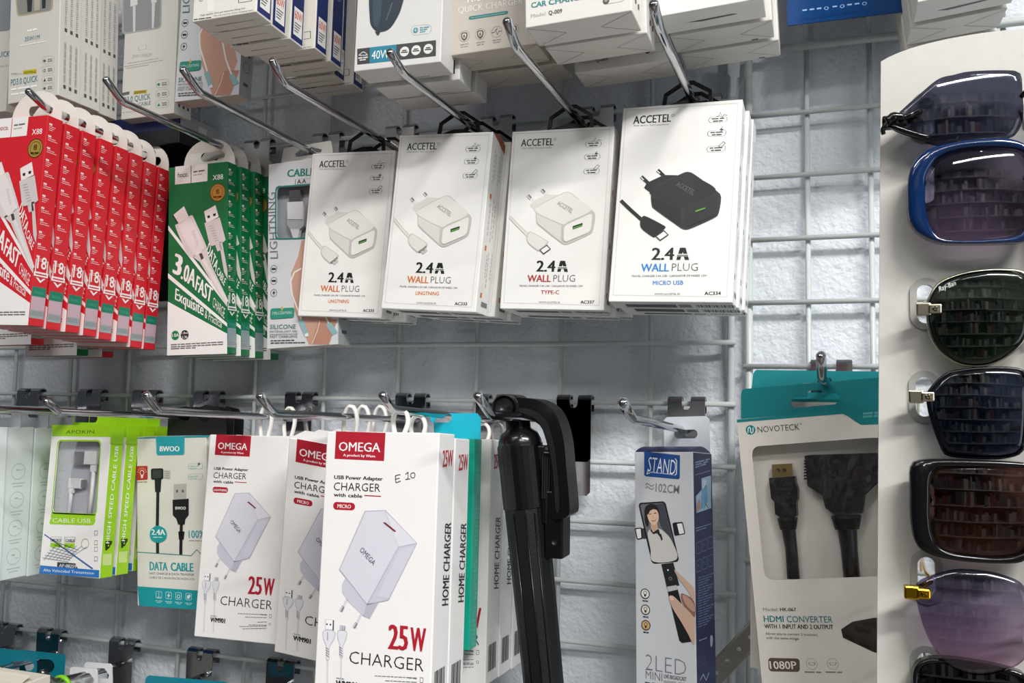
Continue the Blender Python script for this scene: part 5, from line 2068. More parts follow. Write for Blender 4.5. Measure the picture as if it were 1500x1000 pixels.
# white fast-charge cable boxes with columns of print on the flank
def quick_art(mb, pose, src, crop, second):
    f = Face(mb, pose, 'front', src).crop(*crop)
    T1, Y = '1C7C86', 'C9BC2E'
    if not second:
        f.rr((128, -60), (460, -70), (455, 90), (150, 145), 30, 'b5a98a', 1)
        f.rr((142, -60), (446, -70), (440, 85), (160, 128), 26, '8f8f8a', 2)
        f.poly([(232, -60), (285, -62), (275, 100), (240, 105)], '33373a', 3)
        f.poly([(360, -60), (400, -62), (394, 70), (366, 76)], '33373a', 3)
        f.poly([(296, -60), (350, -60), (345, 85), (300, 96)], 'b9b2a2', 3)
        f.bars((236, 275), (320, 258), 16, 'ffffff', 2, words=3)
        f.text('35W/1M', (215, 356), (342, 336), 36, T1, .0)
        f.bars((176, 398), (396, 360), 8, 'ffffff', 2)
        f.text('TYPE-C to', (96, 652), (190, 640), 18, '9a9c9c', .0)
        f.poly([(200, 606), (316, 594), (314, 634), (198, 642)], Y, 1)
        f.text('LIGHTNING', (206, 636), (308, 628), 20, '6a651c', .01)
        f.text('PD3.0 QUICK', (94, 738), (326, 700), 52, T1, .0)
        f.bars((96, 780), (320, 745), 14, 'ffffff', 2)
        f.bars((96, 822), (250, 800), 14, 'ffffff', 2)
        ic = ((385, 525), (385, 608), (385, 690), (385, 762))
        s = 1.0
    else:
        f.rr((160, -60), (485, -70), (480, 232), (160, 282), 34, 'a5a6a6', 1)
        f.rr((172, -60), (474, -70), (468, 220), (176, 266), 28, '8c8e90', 2)
        f.poly([(230, -60), (285, -60), (288, 40), (230, 55)], 'd9dadb', 3)
        f.poly([(250, 50), (272, 48), (270, 260), (252, 262)], 'd0d1d2', 3)
        f.poly([(400, -60), (440, -60), (444, 20), (400, 26)], 'd9dadb', 3)
        f.poly([(404, 20), (432, 18), (420, 230), (404, 232)], 'd0d1d2', 3)
        f.rr((292, 374), (360, 362), (358, 400), (290, 412), 12, '9fb3b0', 1, 3)
        f.text('20W/100CM', (240, 474), (400, 456), 26, 'a9a9a6', -.01)
        f.bars((205, 520), (455, 478), 5, 'a19f9b', 1)
        f.bars((178, 546), (495, 492), 5, 'a19f9b', 1)
        f.bars((195, 560), (380, 530), 5, 'a19f9b', 1)
        f.bars((152, 782), (220, 768), 24, '5d6064', 1, words=1)
        f.poly([(256, 742), (362, 730), (360, 758), (254, 768)], 'BBA62A', 1)
        f.text('LIGHTNING', (262, 762), (352, 752), 16, '4f4a18', .01)
        f.text('PD3.0 QUICK', (150, 842), (392, 806), 46, T1, .0)
        f.text('DATA CABLE', (190, 880), (394, 850), 28, T1, -.005)
        f.ring((172, 872), 14, 3, 'a78a9a', 1)
        f.bars((160, 922), (300, 905), 8, 'b5b2ac', 1)
        ic = ((458, 688), (458, 770), (458, 852))
    for k, (x, y) in enumerate(ic):
        f.rr((x - 24, y - 36), (x + 84, y - 48), (x + 84, y + 18), (x - 24, y + 30), 30, 'b3b7b5' if not second else '8fb0ab', 1, 3)
        if k % 3 == 2 or (not second and k == 2):
            f.poly([(x - 10, y + 12), (x + 14, y + 10), (x + 2, y - 14)], '4d5254' if not second else '2d7f7c', 2)
        elif k % 3 == 0:
            f.poly([(x, y - 14), (x + 15, y - 2), (x, y + 13), (x - 14, y)], '5a6062' if not second else '2d7f7c', 2)
        else:
            f.ring((x, y), 13, 5, '5a6062', 2)
        f.bars((x + 28, y - 8), (x + 66, y - 14), 8, '7a8082', 2, words=2)
        f.bars((x + 28, y + 8), (x + 66, y + 2), 8, '7a8082', 2, words=2)
    s = Face(mb, pose, 'side', pose)
    T, H = pose.t, pose.h
    for c in (.22, .48, .74):
        for z0, z1 in ((.008, .052), (.060, .115)):
            s.raw([(T * c, -H + z0), (T * (c + .12), -H + z0), (T * (c + .12), -H + z0 + .0035), (T * c, -H + z0 + .0035)], [(0, 1, 2, 3)], '4d5153', 1)
            n = 26
            for k in range(n):
                a = z0 + .005 + (z1 - z0 - .006) * k / n
                s.raw([(T * c, -H + a), (T * (c + .10), -H + a), (T * (c + .10), -H + a + .0010), (T * c, -H + a + .0010)], [(0, 1, 2, 3)], '9a9da0' if k % 5 else 'b9bbbd', 1)


QCARD = mat('D6D3CC', .42, 0, .02)


def quick_box(pose, src, crop, second, label, group, hookx):
    root = thing('fast_charge_cable_box', label, 'box', pose.matrix(), group)
    mb = carton(pose, QCARD, .0006)
    quick_art(mb, pose, src, crop, second)
    mb.build('carton', root)
    top_tab(root, pose, hookx, TABM)
    return root


PQ1 = fit_top((11, 153), (85, 139), .150, t=.0235)
XQ1 = PQ1.pos[0]
g = 'white fast charge cable boxes, first top stack'
q1 = quick_box(PQ1, PQ1, (0, 0, 5.88), False, 'front white fast charge cable box with yellow highlight and teal lettering, above the red boxes', g, XQ1)
for i, (px, py) in enumerate(((113, 152), (140, 165))):
    d = .150 - .0245 * (i + 1)
    q = PQ1.moved(0, .0245 * (i + 1), 0)
    c = q.pos + q.R @ np.array([q.w / 2, 0, -q.h])
    q.pos += (at(px + 3, py, -c[1]) - c) * np.array([1, 0, 1])
    dup(q1, q.matrix(), ('second', 'rearmost')[i] + ' white fast charge cable box of the first top stack, only its printed flank showing')
top_hook(XQ1, 'chrome hook above the photo, holding the first white fast charge stack')
PQ2 = fit_top((177, 175.5), (254.4, 165.6), .082, t=.0235)
XQ2 = PQ2.pos[0]
q2b = quick_box(PQ2, PQ2, (150, 0, 5.557), True, 'front white fast charge cable box with a grey window picture, above the navy box', None, XQ2)
top_hook(XQ2, 'chrome hook above the photo, holding the second white fast charge stack', .17)
PQ0 = fit_top((-66, 172), (8, 163), .115, t=.0235)
q0 = thing('fast_charge_cable_box', 'white fast charge cable box cut off at the top left corner of the photo', 'box', PQ0.matrix())
mb = carton(PQ0, QCARD, .0006)
f = Face(mb, PQ0, 'front').crop(0, 0, 5.88)
f.text('PD3.0 QUICK', (-150, 510), (82, 484), 46, '1C7C86', 0)
f.rr((-200, -60), (100, -70), (90, 262), (-190, 290), 30, '8a8f94', 1)
f.bars((-120, 590), (70, 570), 10, 'b9b6b0')
mb.build('carton', q0)
top_tab(q0, PQ0, PQ0.pos[0], TABM)
top_hook(PQ0.pos[0], 'chrome hook above the photo at its far left', .19)

# grey silicone box of the top row
PS2 = fit_top((256, 149), (349.7, 137.7), .102, [(1, 1, 1, 367, 149)], t0=.026)
S2SRC = Pose(PSIL.pos, PSIL.R, PSIL.w, PSIL.h, PSIL.t)
ps_full = Pose(PS2.pos, PS2.R, PS2.w, .170, PS2.t)
ps_full.pos = PS2.pos + PS2.R @ np.array([0, 0, -PS2.h + .170])
s2 = silicone_box(ps_full, PSIL, 'grey silicone cable box in the top row, picturing bare legs and pale cables')
top_tab(s2, ps_full, ps_full.pos[0], TABM) if False else None
tb = MB()
zb = .170 * 0 + .012
tb.plate([(-.028, -.001), (.026, -.001), (.026, .018), (.023, .021), (-.025, .021), (-.028, .018)], [oval(0, zb, .011, .004)], PS2.t - .0009, PS2.t - .0002, mat('DAD9D2', .45, 0, .02))
tb.build('hang_tab', s2)
hook(ps_full.pos[0], ps_full.pos[2] + .034, (.12, 0), (.105, -.012), -.020, 'chrome hook above the photo, holding the top grey silicone box', .045)

# navy box under the fast charge boxes
X1 = at(321, 192, .012)[0]
PNB = Pose((X1 - .046, -.0686, .0165), rotm((0, 0, -.01)), .092, .0295, .056)
nb = thing('navy_box', 'navy and black box with a grey flank, between the red and the green boxes', 'box', PNB.matrix())
mb = carton(PNB, mat('15171C', .4, 0, .05), .0006)
f = Face(mb, PNB, 'front')
W = PNB.w / 2
f.raw([(-W + .0004, -.0004), (W - .0004, -.0004), (W - .0004, -.0155), (-W + .0004, -.0155)], [(0, 1, 2, 3)], '2B376E', 1)
s = Face(mb, PNB, 'side')
s.raw([(.0006, -.0006), (.0555, -.0006), (.0555, -.0150), (.0006, -.0150)], [(0, 1, 2, 3)], 'A8A9AC', 1)
s.raw([(.026, -.006), (.038, -.006), (.038, -.0115), (.026, -.0115)], [(0, 1, 2, 3)], 'D5D2CE', 2)
mb.build('carton', nb)
tb = MB()
tb.plate([(-.012, -.0005), (.012, -.0005), (.012, .014), (-.012, .014)], [oval(0, .0075, .006, .003)], PNB.t - .004, PNB.t - .003, mat('26262A', .4))
tb.build('hang_tab', nb)
kc = thing('black_card', 'thin black sheet flat against the grid, between the red and the green boxes', 'packaging', Matrix.Translation((HX['H1'], -.0125, -.0197)))
mb = MB()
mb.plate(rounded([np.array(p) for p in ((-.045, .0155), (.052, .0155), (.052, -.135), (-.045, -.135))], .004), [oval(0, 0, .008, .004)], -.0012, .0012, mat('131417', .4, 0, .1))
mb.build('card', kc)  # thin black sheet, slotted for the prong, fills the dark gap between stacks

# navy and white power boxes
P60 = fit_top((281.7, 32.4), (375.3, 17), .205, [(1, 1, 1, 397.8, 35.5)], t0=.026)
X60 = P60.pos[0]
g = 'white and navy charger boxes of the top row'
r60 = thing('power_box', 'front white and navy charger box of the top row, hiding the top silicone box', 'box', P60.matrix(), g)
mb = carton(P60, mat('E6E2DB', .45, 0, .02), .0006)
flat = Face(mb, P60, 'bottom', P60)
W, T, H = P60.w / 2, P60.t, P60.h
f = Face(mb, P60, 'front').crop(270, 0, 5.556)
f.text('High quality silica gel material, lifting feel', (132, 132), (496, 72), 13, '3a3a3c', 0)
f.text('The internal chip of you charging heart', (240, 136), (560, 86), 11, '3a3a3c', 0)
f.bars((78, 165), (220, 146), 9, '55555a')
f.rr((440, -40), (552, -60), (552, 8), (440, 26), 4, '2a2a2c', 1, 5)
f.ring((138, -8), 20, 4, '44444a')
f.poly([(190, -60), (240, -68), (238, 90), (190, 98)], 'efece6', 1)
s = Face(mb, P60, 'side', P60)
s.raw([(T * .06, -.001), (T * .90, -.001), (T * .90, -H + .0015), (T * .06, -H + .0015)], [(0, 1, 2, 3)], '1E2C66', 1)
s.raw([(T * .20, -H + .029), (T * .82, -H + .029), (T * .82, -H + .006), (T * .20, -H + .006)], [(0, 1, 2, 3)], 'F1EEEA', 2)
vs, fs = glyphs('60W', .012)
s.raw([(T * (.24 + .54 * v[0]), -H + .0195 + .007 * v[1]) for v in vs], fs, 'D8552C', 3)
for k in range(4):
    s.raw([(T * .26, -H + .0165 - .0022 * k), (T * (.72 - .06 * k), -H + .0165 - .0022 * k), (T * (.72 - .06 * k), -H + .0157 - .0022 * k), (T * .26, -H + .0157 - .0022 * k)], [(0, 1, 2, 3)], '55524f', 3)
n = 18
cc = np.array([T * .45, -H + .062])
ring = [cc + r * np.array([math.cos(6.2832 * i / n), math.sin(6.2832 * i / n)]) for r in (.0045, .0039) for i in range(n)]
s.raw(ring, [(i, (i + 1) % n, n + (i + 1) % n, n + i) for i in range(n)], '8f9ac4', 2)
# seams of the folded foot
flat.raw([(-W * .55, T * .5), (W * .7, T * .5), (W * .7, T * .515), (-W * .55, T * .54)], [(0, 1, 2, 3)], '6d665e', 1)
mb.build('carton', r60)
top_tab(r60, P60, X60, TABM)
for i, (px, py) in enumerate(((419, 53.5), (444.5, 72), (479, 85), (500.5, 103), (505, 122), (532, 135))):
    dd = .205 - .0285 * (i + 1)
    q = P60.moved(0, .0285 * (i + 1), 0)
    c = q.pos + q.R @ np.array([q.w / 2, q.t, -q.h])
    q.pos += (at(px, py, -c[1]) - c) * np.array([1, 0, 1])
    dup(r60, q.matrix(), f'{ORD[i + 1]} white and navy charger box from the front of its top row stack' if i < 5 else 'rearmost white and navy charger box, low behind the car charger box')
top_hook(X60, 'chrome hook above the photo, holding the white and navy charger boxes', .23)

# car charger box with a dark strip
P40 = fit_top((518, 105), (645.5, 90.5), .150, [(1, 1, 1, 664, 110)], t0=.035)
r40 = thing('car_charger_box', 'white box picturing a navy car charger over a dark strip with a teal block', 'box', P40.matrix(), 'white car charger boxes with a dark strip')
mb = carton(P40, mat('D9D8D6', .42, 0, .02), .0007)
f = Face(mb, P40, 'front').crop(500, 0, 5)
NV = '1C2A38'
f.blob([(205, -60), (250, -80), (450, -80), (440, 60), (380, 180), (330, 225), (265, 232), (220, 190), (208, 120)], NV, 2)
f.blob([(240, -60), (300, -70), (290, 120), (262, 200), (235, 150)], '2f4355', 3)
f.line([(330, 150), (375, 20)], 9, '4a6073', 3)
f.line([(246, -40), (212, 70)], 5, '1a1c1f', 1)
f.line([(446, -40), (430, 84)], 5, '1a1c1f', 1)
f.line([(238, -40), (205, 76)], 8, 'e6e6e6', 1)
f.poly([(248, 232), (290, 230), (276, 258), (262, 258)], '2b2d30', 3)
f.rr((510, 190), (662, 176), (662, 244), (512, 262), 32, '7fb4c2', 1, 3)
f.circ((545, 222), 19, '3a8ba0', 2)
f.line([(545, 208), (545, 236)], 3, 'e6eef0', 3)
f.line([(532, 222), (558, 222)], 3, 'e6eef0', 3)
for k in range(3):
    f.bars((576, 208 + 16 * k), (645 - 14 * k, 200 + 16 * k), 8, '6ba5b5', 2)
f.poly([(117, 358), (694, 294), (693, 410), (117, 474)], '3B3B3D', 1)
f.poly([(210, 348), (406, 326), (404, 442), (208, 464)], '16839B', 2)
f.text('40W', (222, 436), (352, 424), 62, 'f2f6f7', .0, 3)
f.text('W', (352, 408), (388, 404), 34, 'f2f6f7', .0, 3)
f.blob([(128, 408), (140, 392), (160, 378), (178, 384), (196, 404), (180, 408)], 'c9c9c9', 2, 24)
f.blob([(140, 402), (150, 392), (162, 386), (174, 390), (184, 400)], '3B3B3D', 3, 20)
f.bars((125, 432), (195, 424), 10, 'dcdcdc', 2)
f.bars((135, 446), (180, 441), 9, 'dcdcdc', 2)
for cx, cy in ((463, 378), (548, 368), (637, 358)):
    f.circ((cx, cy), 36, 'E3E2E0', 2)
    f.bars((cx - 16, cy - 2), (cx + 16, cy - 5), 8, '3a3a3c', 3, words=1)
    f.bars((cx - 24, cy + 11), (cx + 24, cy + 8), 8, '3a3a3c', 3, words=1)
u = Face(mb, P40, 'bottom', P40)
W, T = P40.w / 2, P40.t
u.raw([(-W * .2, T * .86), (W * .5, T * .86), (W * .5, T * .9), (-W * .2, T * .91)], [(0, 1, 2, 3)], '8b8680', 1)
mb.build('carton', r40)
top_tab(r40, P40, P40.pos[0], TABM)
q = P40.moved(.003, P40.t + .004, -.003)
dup(r40, q.matrix(), 'white box behind the car charger box with the dark strip, only its underside in view')
q = P40.moved(.005, 2 * P40.t + .008, -.003)
if -q.pos[1] - q.t > .01:
    dup(r40, q.matrix(), 'rearmost white box behind the car charger box with the dark strip')
top_hook(P40.pos[0], 'chrome hook above the photo, holding the car charger boxes with the dark strip', .19)

# beige quick charger box
PQC = fit_top((649.4, 83), (786, 64), .135, t=.034)
rq = thing('charger_box', 'beige fast charger box with white lettering and round shield icons', 'box', PQC.matrix(), 'beige fast charger boxes')
mb = carton(PQC, mat('CBC3BA', .45, 0, .02), .0007)
f = Face(mb, PQC, 'front').crop(500, 0, 5)
f.text('PD20W', (925, 20), (1110, -6), 46, 'f7f4ef', .03)
f.text('QUICK CHARGER', (856, 100), (1330, 30), 46, 'f7f4ef', -.005)
f.rr((934, 122), (1222, 78), (1222, 102), (934, 146), 11, '1C7F7D', 1)
f.bars((950, 136), (1200, 98), 6, '7fb9b4', 2)
for k, (cx, cy) in enumerate(((901, 265), (1018, 250), (1138, 233), (1262, 216))):
    f.ring((cx, cy), 41, 3, '9c958d', 1)
    if k != 2:
        f.blob([(cx - 22, cy - 18), (cx, cy - 28), (cx + 22, cy - 22), (cx + 20, cy + 10), (cx, cy + 32), (cx - 20, cy + 14)], '55504b', 2, 24)
        f.blob([(cx - 15, cy - 12), (cx, cy - 20), (cx + 15, cy - 15), (cx + 13, cy + 7), (cx, cy + 22), (cx - 13, cy + 9)], 'CBC3BA', 3, 24)
        f.line([(cx + 3, cy - 10), (cx - 4, cy + 2), (cx + 4, cy + 2), (cx - 2, cy + 14)], 5, '3a3632', 4)
    else:
        f.line([(cx - 38, cy + 8), (cx - 18, cy + 4), (cx - 6, cy - 16), (cx + 6, cy + 22), (cx + 16, cy - 4), (cx + 38, cy - 6)], 4, '55504b', 2)
        f.poly([(cx + 4, cy - 30), (cx - 4, cy - 14), (cx + 6, cy - 16)], '55504b', 2)
    f.bars((cx - 30, cy + 68), (cx + 32, cy + 58), 6, '8b847c', 1, words=2)
    f.bars((cx - 26, cy + 84), (cx + 26, cy + 76), 6, '8b847c', 1, words=2)
flap_lines(mb, PQC)
mb.build('carton', rq)
top_tab(rq, PQC, PQC.pos[0], TABM)
q = PQC.moved(.008, .040, .0, roll=.004)
dup(rq, q.matrix(), 'beige fast charger box behind the front one, only its underside in view')
top_hook(PQC.pos[0], 'chrome hook above the photo, holding the beige fast charger boxes', .18)

# white car charger boxes
PCC = fit_top((769.6, 41.4), (925.5, 15.5), .185, t=.032)
rc = thing('car_charger_box', 'front white car charger box with teal heading, top row beside the beige box', 'box', PCC.matrix(), 'white car charger boxes with teal heading')
mb = carton(PCC, mat('E3E0DB', .42, 0, .02), .0007)
f = Face(mb, PCC, 'front').crop(750, 0, 6)
f.text('CAR', (168, 70), (305, 48), 46, '2A8A8C', .035)
f.text('CHARGER', (322, 44), (690, -16), 46, '2A8A8C', .035)
f.text('Model:', (168, 158), (305, 134), 32, '8f8b86', -.015)
f.text('Q-009', (322, 132), (442, 112), 36, '3a3836', .02)
f.rr((796, -60), (1000, -90), (990, 10), (800, 44), 30, '8f8b86', 1, 4)
f.circ((828, 8), 28, '55524f', 2)
f.circ((828, 4), 15, '9a9792', 3)
s = Face(mb, PCC, 'side').crop(750, 0, 6)
for x, y in ((1110, 84), (1085, 30), (1175, 190), (1200, 220)):
    s.poly([(x - 5, y), (x + 8, y + 6), (x + 8, y - 45), (x - 5, y - 50)], '4d4a48', 1)
flap_lines(mb, PCC)
mb.build('carton', rc)
top_tab(rc, PCC, PCC.pos[0], TABM)
for i, lab in enumerate(('second white car charger box with teal heading, directly behind the front one',
                         'third white car charger box with teal heading, set back to the right')):
    q = PCC.moved(.003 + .009 * i, .036 + .046 * i, .0 - .002 * i)
    dup(rc, q.matrix(), lab)
top_hook(PCC.pos[0], 'chrome hook above the photo, holding the white car charger boxes with teal heading', .21)

# plain white boxes right of them
PWB = fit_top((962, 25), (1118, -3), .145, t=.030)
rw_ = thing('white_box', 'front plain white box of the top row, left of the blue bag', 'box', PWB.matrix(), 'plain white boxes left of the blue bag')
mb = carton(PWB, mat('E8E6E2', .42, 0, .02), .0006)
u = Face(mb, PWB, 'bottom', PWB)
W, T = PWB.w / 2, PWB.t
u.raw([(-W * .5, T * .55), (W * .4, T * .50), (W * .5, T * .56), (-W * .2, T * .62)], [(0, 1, 2, 3)], '5d5650', 1)
mb.build('carton', rw_)
top_tab(rw_, PWB, PWB.pos[0], TABM)
q = PWB.moved(.004, .033, -.001)
q.t = PWB.t
w2 = thing('white_box', 'second plain white box left of the blue bag, with tucked flaps underneath', 'box', q.matrix(), 'plain white boxes left of the blue bag')
mb = carton(PWB, mat('DEDBD5', .45, 0, .02), .0006)
flap_lines(mb, PWB)
u = Face(mb, PWB, 'bottom', PWB)
u.raw([(W * .55, T * .90), (W * .68, T * .90), (W * .68, T * .96), (W * .55, T * .96)], [(0, 1, 2, 3)], '2a2826', 1)
mb.build('carton', w2)
top_tab(w2, PWB, PWB.pos[0], TABM)
q = PWB.moved(.007, .066, -.002)
dup(w2, q.matrix(), 'rearmost plain white box left of the blue bag, lowest of the three')
top_hook(PWB.pos[0], 'chrome hook above the photo, holding the plain white boxes left of the blue bag', .19)

# blue bag
PBB = fit_top((1152.5, 29), (1334, 7), .060, t=.022)
bb = thing('blue_bag', 'glossy blue packet with small white print along its foot', 'packet', PBB.matrix())
mb = MB()
W, H, T = PBB.w / 2, PBB.h, PBB.t
V, Fc = [], []
nx, nz = 14, 12
for sgn in (0, 1):
    for i in range(nx + 1):
        for j in range(nz + 1):
            u, v = i / nx, j / nz
            bulge = (math.sin(math.pi * u) * math.sin(math.pi * min(1, v * 1.0)) + 1e-4) ** .5
            rip = .0006 * math.sin(9 * u + 4 * v) + .0005 * math.sin(23 * v + 3 * u)
            V.append((-W + 2 * W * u, T / 2 + (-1 if sgn == 0 else 1) * (T / 2 * bulge + rip * bulge + .0003), -H * v))
    for i in range(nx):
        for j in range(nz):
            b = sgn * (nx + 1) * (nz + 1) + i * (nz + 1) + j
            Fc.append((b, b + 1, b + nz + 2, b + nz + 1))
mb.add(V, Fc, mat('0A4687', .3, 0, .1, 30, .25, 40), True)
f = Face(mb, PBB, 'front')
for k, x in enumerate((-.7, -.58, -.46, -.34, -.2, -.08, .04, .16, .28)):
    z = -H + .0068
    if k in (3, 5, 8):
        mb.add([(W * x + r * math.cos(6.2832 * i / 16), -.0012 + T * .22, z + r * .8 * math.sin(6.2832 * i / 16)) for r in (.0016, .0011) for i in range(16)],
               [(i, (i + 1) % 16, 16 + (i + 1) % 16, 16 + i) for i in range(16)], ink('8fb3dc'))
    else:
        mb.add([(W * x - .0016, -.0012 + T * .22, z), (W * x + .0016, -.0012 + T * .22, z), (W * x + .0016, -.0012 + T * .22, z + .0011), (W * x - .0016, -.0012 + T * .22, z + .0011)], [(0, 1, 2, 3)], ink('8fb3dc'))
mb.build('pouch', bb)
tb = MB()
zb = .2305 - PBB.pos[2]
tb.plate([(-W * .4, -.004), (W * .4, -.004), (W * .4, zb + .008), (-W * .4, zb + .008)], [oval(0, zb, .011, .004)], T / 2 - .0005, T / 2 + .0005, mat('0B4E9E', .25, 0, .1))
tb.build('hang_tab', bb)
top_hook(PBB.pos[0], 'chrome hook above the photo, holding the blue packet', .13)

# white boxes at the top right
PWR = fit_top((1344, 4), (1496, -28), .120, t=.032)
wr = thing('white_box', 'front plain white box at the top right, above the sunglasses board', 'box', PWR.matrix(), 'plain white boxes above the sunglasses board')
mb = carton(PWR, mat('DAD7D1', .45, 0, .02), .0006)
u = Face(mb, PWR, 'bottom', PWR)
W, T = PWR.w / 2, PWR.t
u.raw([(-W * .55, T * .60), (W * .55, T * .52), (W * .7, T * .56), (-W * .3, T * .68)], [(0, 1, 2, 3)], '4d4640', 1)
mb.build('carton', wr)
top_tab(wr, PWR, PWR.pos[0], TABM)
for i in range(2):
    q = PWR.moved(-.001 - .001 * i, .036 * (i + 1), -.001 * (i + 1), roll=-.004 * i)
    o = thing('white_box', ('second plain white box above the sunglasses board', 'rearmost plain white box above the sunglasses board, with tucked flaps')[i], 'box', q.matrix(),
              'plain white boxes above the sunglasses board')
    mb = carton(PWR, mat('D4D0C9', .45, 0, .02), .0006)
    flap_lines(mb, PWR)
    mb.build('carton', o)
    top_tab(o, PWR, PWR.pos[0], TABM)
top_hook(PWR.pos[0], 'chrome hook above the photo, holding the white boxes at the top right', .17)

# mixed cable boxes low behind the red row
for i, (px, py, hx, rd, lab) in enumerate(((46, 512, RED, True, 'dark red cable box low behind the front red boxes, only its foot in view'),
                                           (112, 520, GREEN, False, 'green cable box low behind the red row, only its foot in view'),
                                           (150, 530, RED, True, 'rear red cable box low behind the red row, just above the middle rail'))):
    d = (.105, .075, .045)[i]
    q = Pose(PGRN.pos, rotm((0, 0, -.01)), PGRN.w, PGRN.h, .022)
    q.pos[1] = -d
    c = q.pos + q.R @ np.array([q.w / 2, 0, -q.h])
    q.pos += (at(px, py, -c[1]) - c) * np.array([1, 0, 1])
    c = q.pos + q.R @ np.array([q.w / 2, 0, -q.h])
    dup(rb if rd else gb, q.matrix(), lab, 'cable boxes low behind the red row')

# ================================================================== sunglasses board
DB = .245
XC = at(1514, 500, DB)[0]
bo = at(1514, 560, DB)
BOARD = mat('C6C4BF', .3, 0.0, .06, 160, .015, 1500)
board = thing('sunglasses_board', 'tall pale grey arched display board holding a column of sunglasses', 'display board', Matrix.Translation(bo))


def bp(px, py, d=DB):
    p = at(px, py, d)
    return np.array([p[0] - bo[0], p[2] - bo[2]])


xm = XC - bo[0]
arch = [bp(*p) for p in ((1290.5, 90), (1302, 83.5), (1315, 77.7), (1333, 71), (1352, 65.4), (1370, 61), (1389, 56.7), (1412, 52.5), (1438, 48.3), (1475, 44), (1500, 42))]
left = [bp(1283.8, 1130)] + arch
right = [np.array([2 * xm - p[0], p[1]]) for p in left[::-1]]
SLX = bp(1356, 500)[0]
slot_px = [(1356, 172), (1356, 270), (1355.6, 445), (1354, 581), (1356, 735), (1357, 845), (1357, 985)]
slots = []
for px, py in slot_px:
    c = bp(px, py)
    for x in (c[0], 2 * xm - c[0]):
        slots.append((x, c[1]))


def vslot(cx, cz, hw, hh, n=24):
    return [(cx + hw * math.cos(a), cz + (hh - hw) * (1 if math.sin(a) >= 0 else -1) + hw * math.sin(a)) for a in (2 * math.pi * (k + .5) / n for k in range(n))]


mb = MB()
mb.plate([tuple(p) for p in left + right], [vslot(x, z, .0040, .0098) for x, z in slots], 0, .003, BOARD)
mb.build('panel', board)
RIM = mat('A6A6A2', .25, 0, .03)
for x, z in slots:
    mb = MB()
    mb.plate(vslot(x, z, .0072, .0130), [vslot(x, z, .0040, .0098)], -.0012, .0002, RIM)
    mb.build('slot_rim', board)


def lens_mat(name, top, bottom, gloss=.07, z0=-.02, z1=.02):
    m = bpy.data.materials.new(name)
    m.use_nodes = True
    nt = m.node_tree
    nt.nodes.remove(nt.nodes['Principled BSDF'])
    out = nt.nodes['Material Output']
    tc = nt.nodes.new('ShaderNodeTexCoord')
    sx = nt.nodes.new('ShaderNodeSeparateXYZ')
    nt.links.new(tc.outputs['Object'], sx.inputs[0])
    mr = nt.nodes.new('ShaderNodeMapRange')
    mr.inputs['From Min'].default_value = z0
    mr.inputs['From Max'].default_value = z1
    nt.links.new(sx.outputs['Z'], mr.inputs['Value'])
    mx = nt.nodes.new('ShaderNodeMix')
    mx.data_type = 'RGBA'
    mx.inputs['A'].default_value = bottom + (1,)
    mx.inputs['B'].default_value = top + (1,)
    nt.links.new(mr.outputs[0], mx.inputs['Factor'])
    tr = nt.nodes.new('ShaderNodeBsdfTransparent')
    nt.links.new(mx.outputs['Result'], tr.inputs[0])
    gl = nt.nodes.new('ShaderNodeBsdfGlossy')
    gl.inputs['Roughness'].default_value = .02
    lw = nt.nodes.new('ShaderNodeLayerWeight')
    lw.inputs[0].default_value = .18
    ad = nt.nodes.new('ShaderNodeMath')
    ad.operation = 'ADD'
    ad.use_clamp = True
    ad.inputs[1].default_value = gloss
    nt.links.new(lw.outputs['Fresnel'], ad.inputs[0])
    ms = nt.nodes.new('ShaderNodeMixShader')
    nt.links.new(ad.outputs[0], ms.inputs[0])
    nt.links.new(tr.outputs[0], ms.inputs[1])
    nt.links.new(gl.outputs[0], ms.inputs[2])
    nt.links.new(ms.outputs[0], out.inputs[0])
    return m


def dome(mb, loop, y, bulge, m, th=.0016):
    """a lens: outline (x, z) bulging toward the viewer"""
    c = sum(loop) / len(loop)
    n = len(loop)
    R = max(np.linalg.norm(p - c) for p in loop)
    V, Fc = [], []
    K = 8
    for side in (0, 1):
        b = len(V)
        V.append((c[0], y - bulge + side * th, c[1]))
        for k in range(1, K + 1):
            t = k / K
            for p in loop:
                q = c + (p - c) * t
                rr = np.linalg.norm(q - c) / R
                V.append((q[0], y - bulge * (1 - rr * rr) + side * th, q[1]))
        for i in range(n):
            Fc.append((b, b + 1 + i, b + 1 + (i + 1) % n))
        for k in range(K - 1):
            for i in range(n):
                a0 = b + 1 + k * n
                Fc.append((a0 + i, a0 + n + i, a0 + n + (i + 1) % n, a0 + (i + 1) % n))
    o = 1 + K * n
    e = 1 + (K - 1) * n
    for i in range(n):
        Fc.append((e + i, o + e + i, o + e + (i + 1) % n, e + (i + 1) % n))
    mb.add(V, Fc, m, True)


def rim_ring(mb, outer, inner, y0, y1, m, ch=.0012):
    """a frame ring between two outlines of equal count, with eased edges"""
    n = len(outer)
    mid = lambda a, b, t: [p + (q - p) * t for p, q in zip(a, b)]
    loops = [(outer, y1), (outer, y0 + ch), (mid(outer, inner, .14), y0), (mid(outer, inner, .82), y0), (inner, y0 + ch * .7), (inner, y1)]
    V, Fc = [], []
    for lp, y in loops:
        V += [(p[0], y, p[1]) for p in lp]
    for k in range(len(loops)):
        k2 = (k + 1) % len(loops)
        for i in range(n):
            j = (i + 1) % n
            Fc.append((k * n + i, k * n + j, k2 * n + j, k2 * n + i))
    mb.add(V, Fc, m, True)


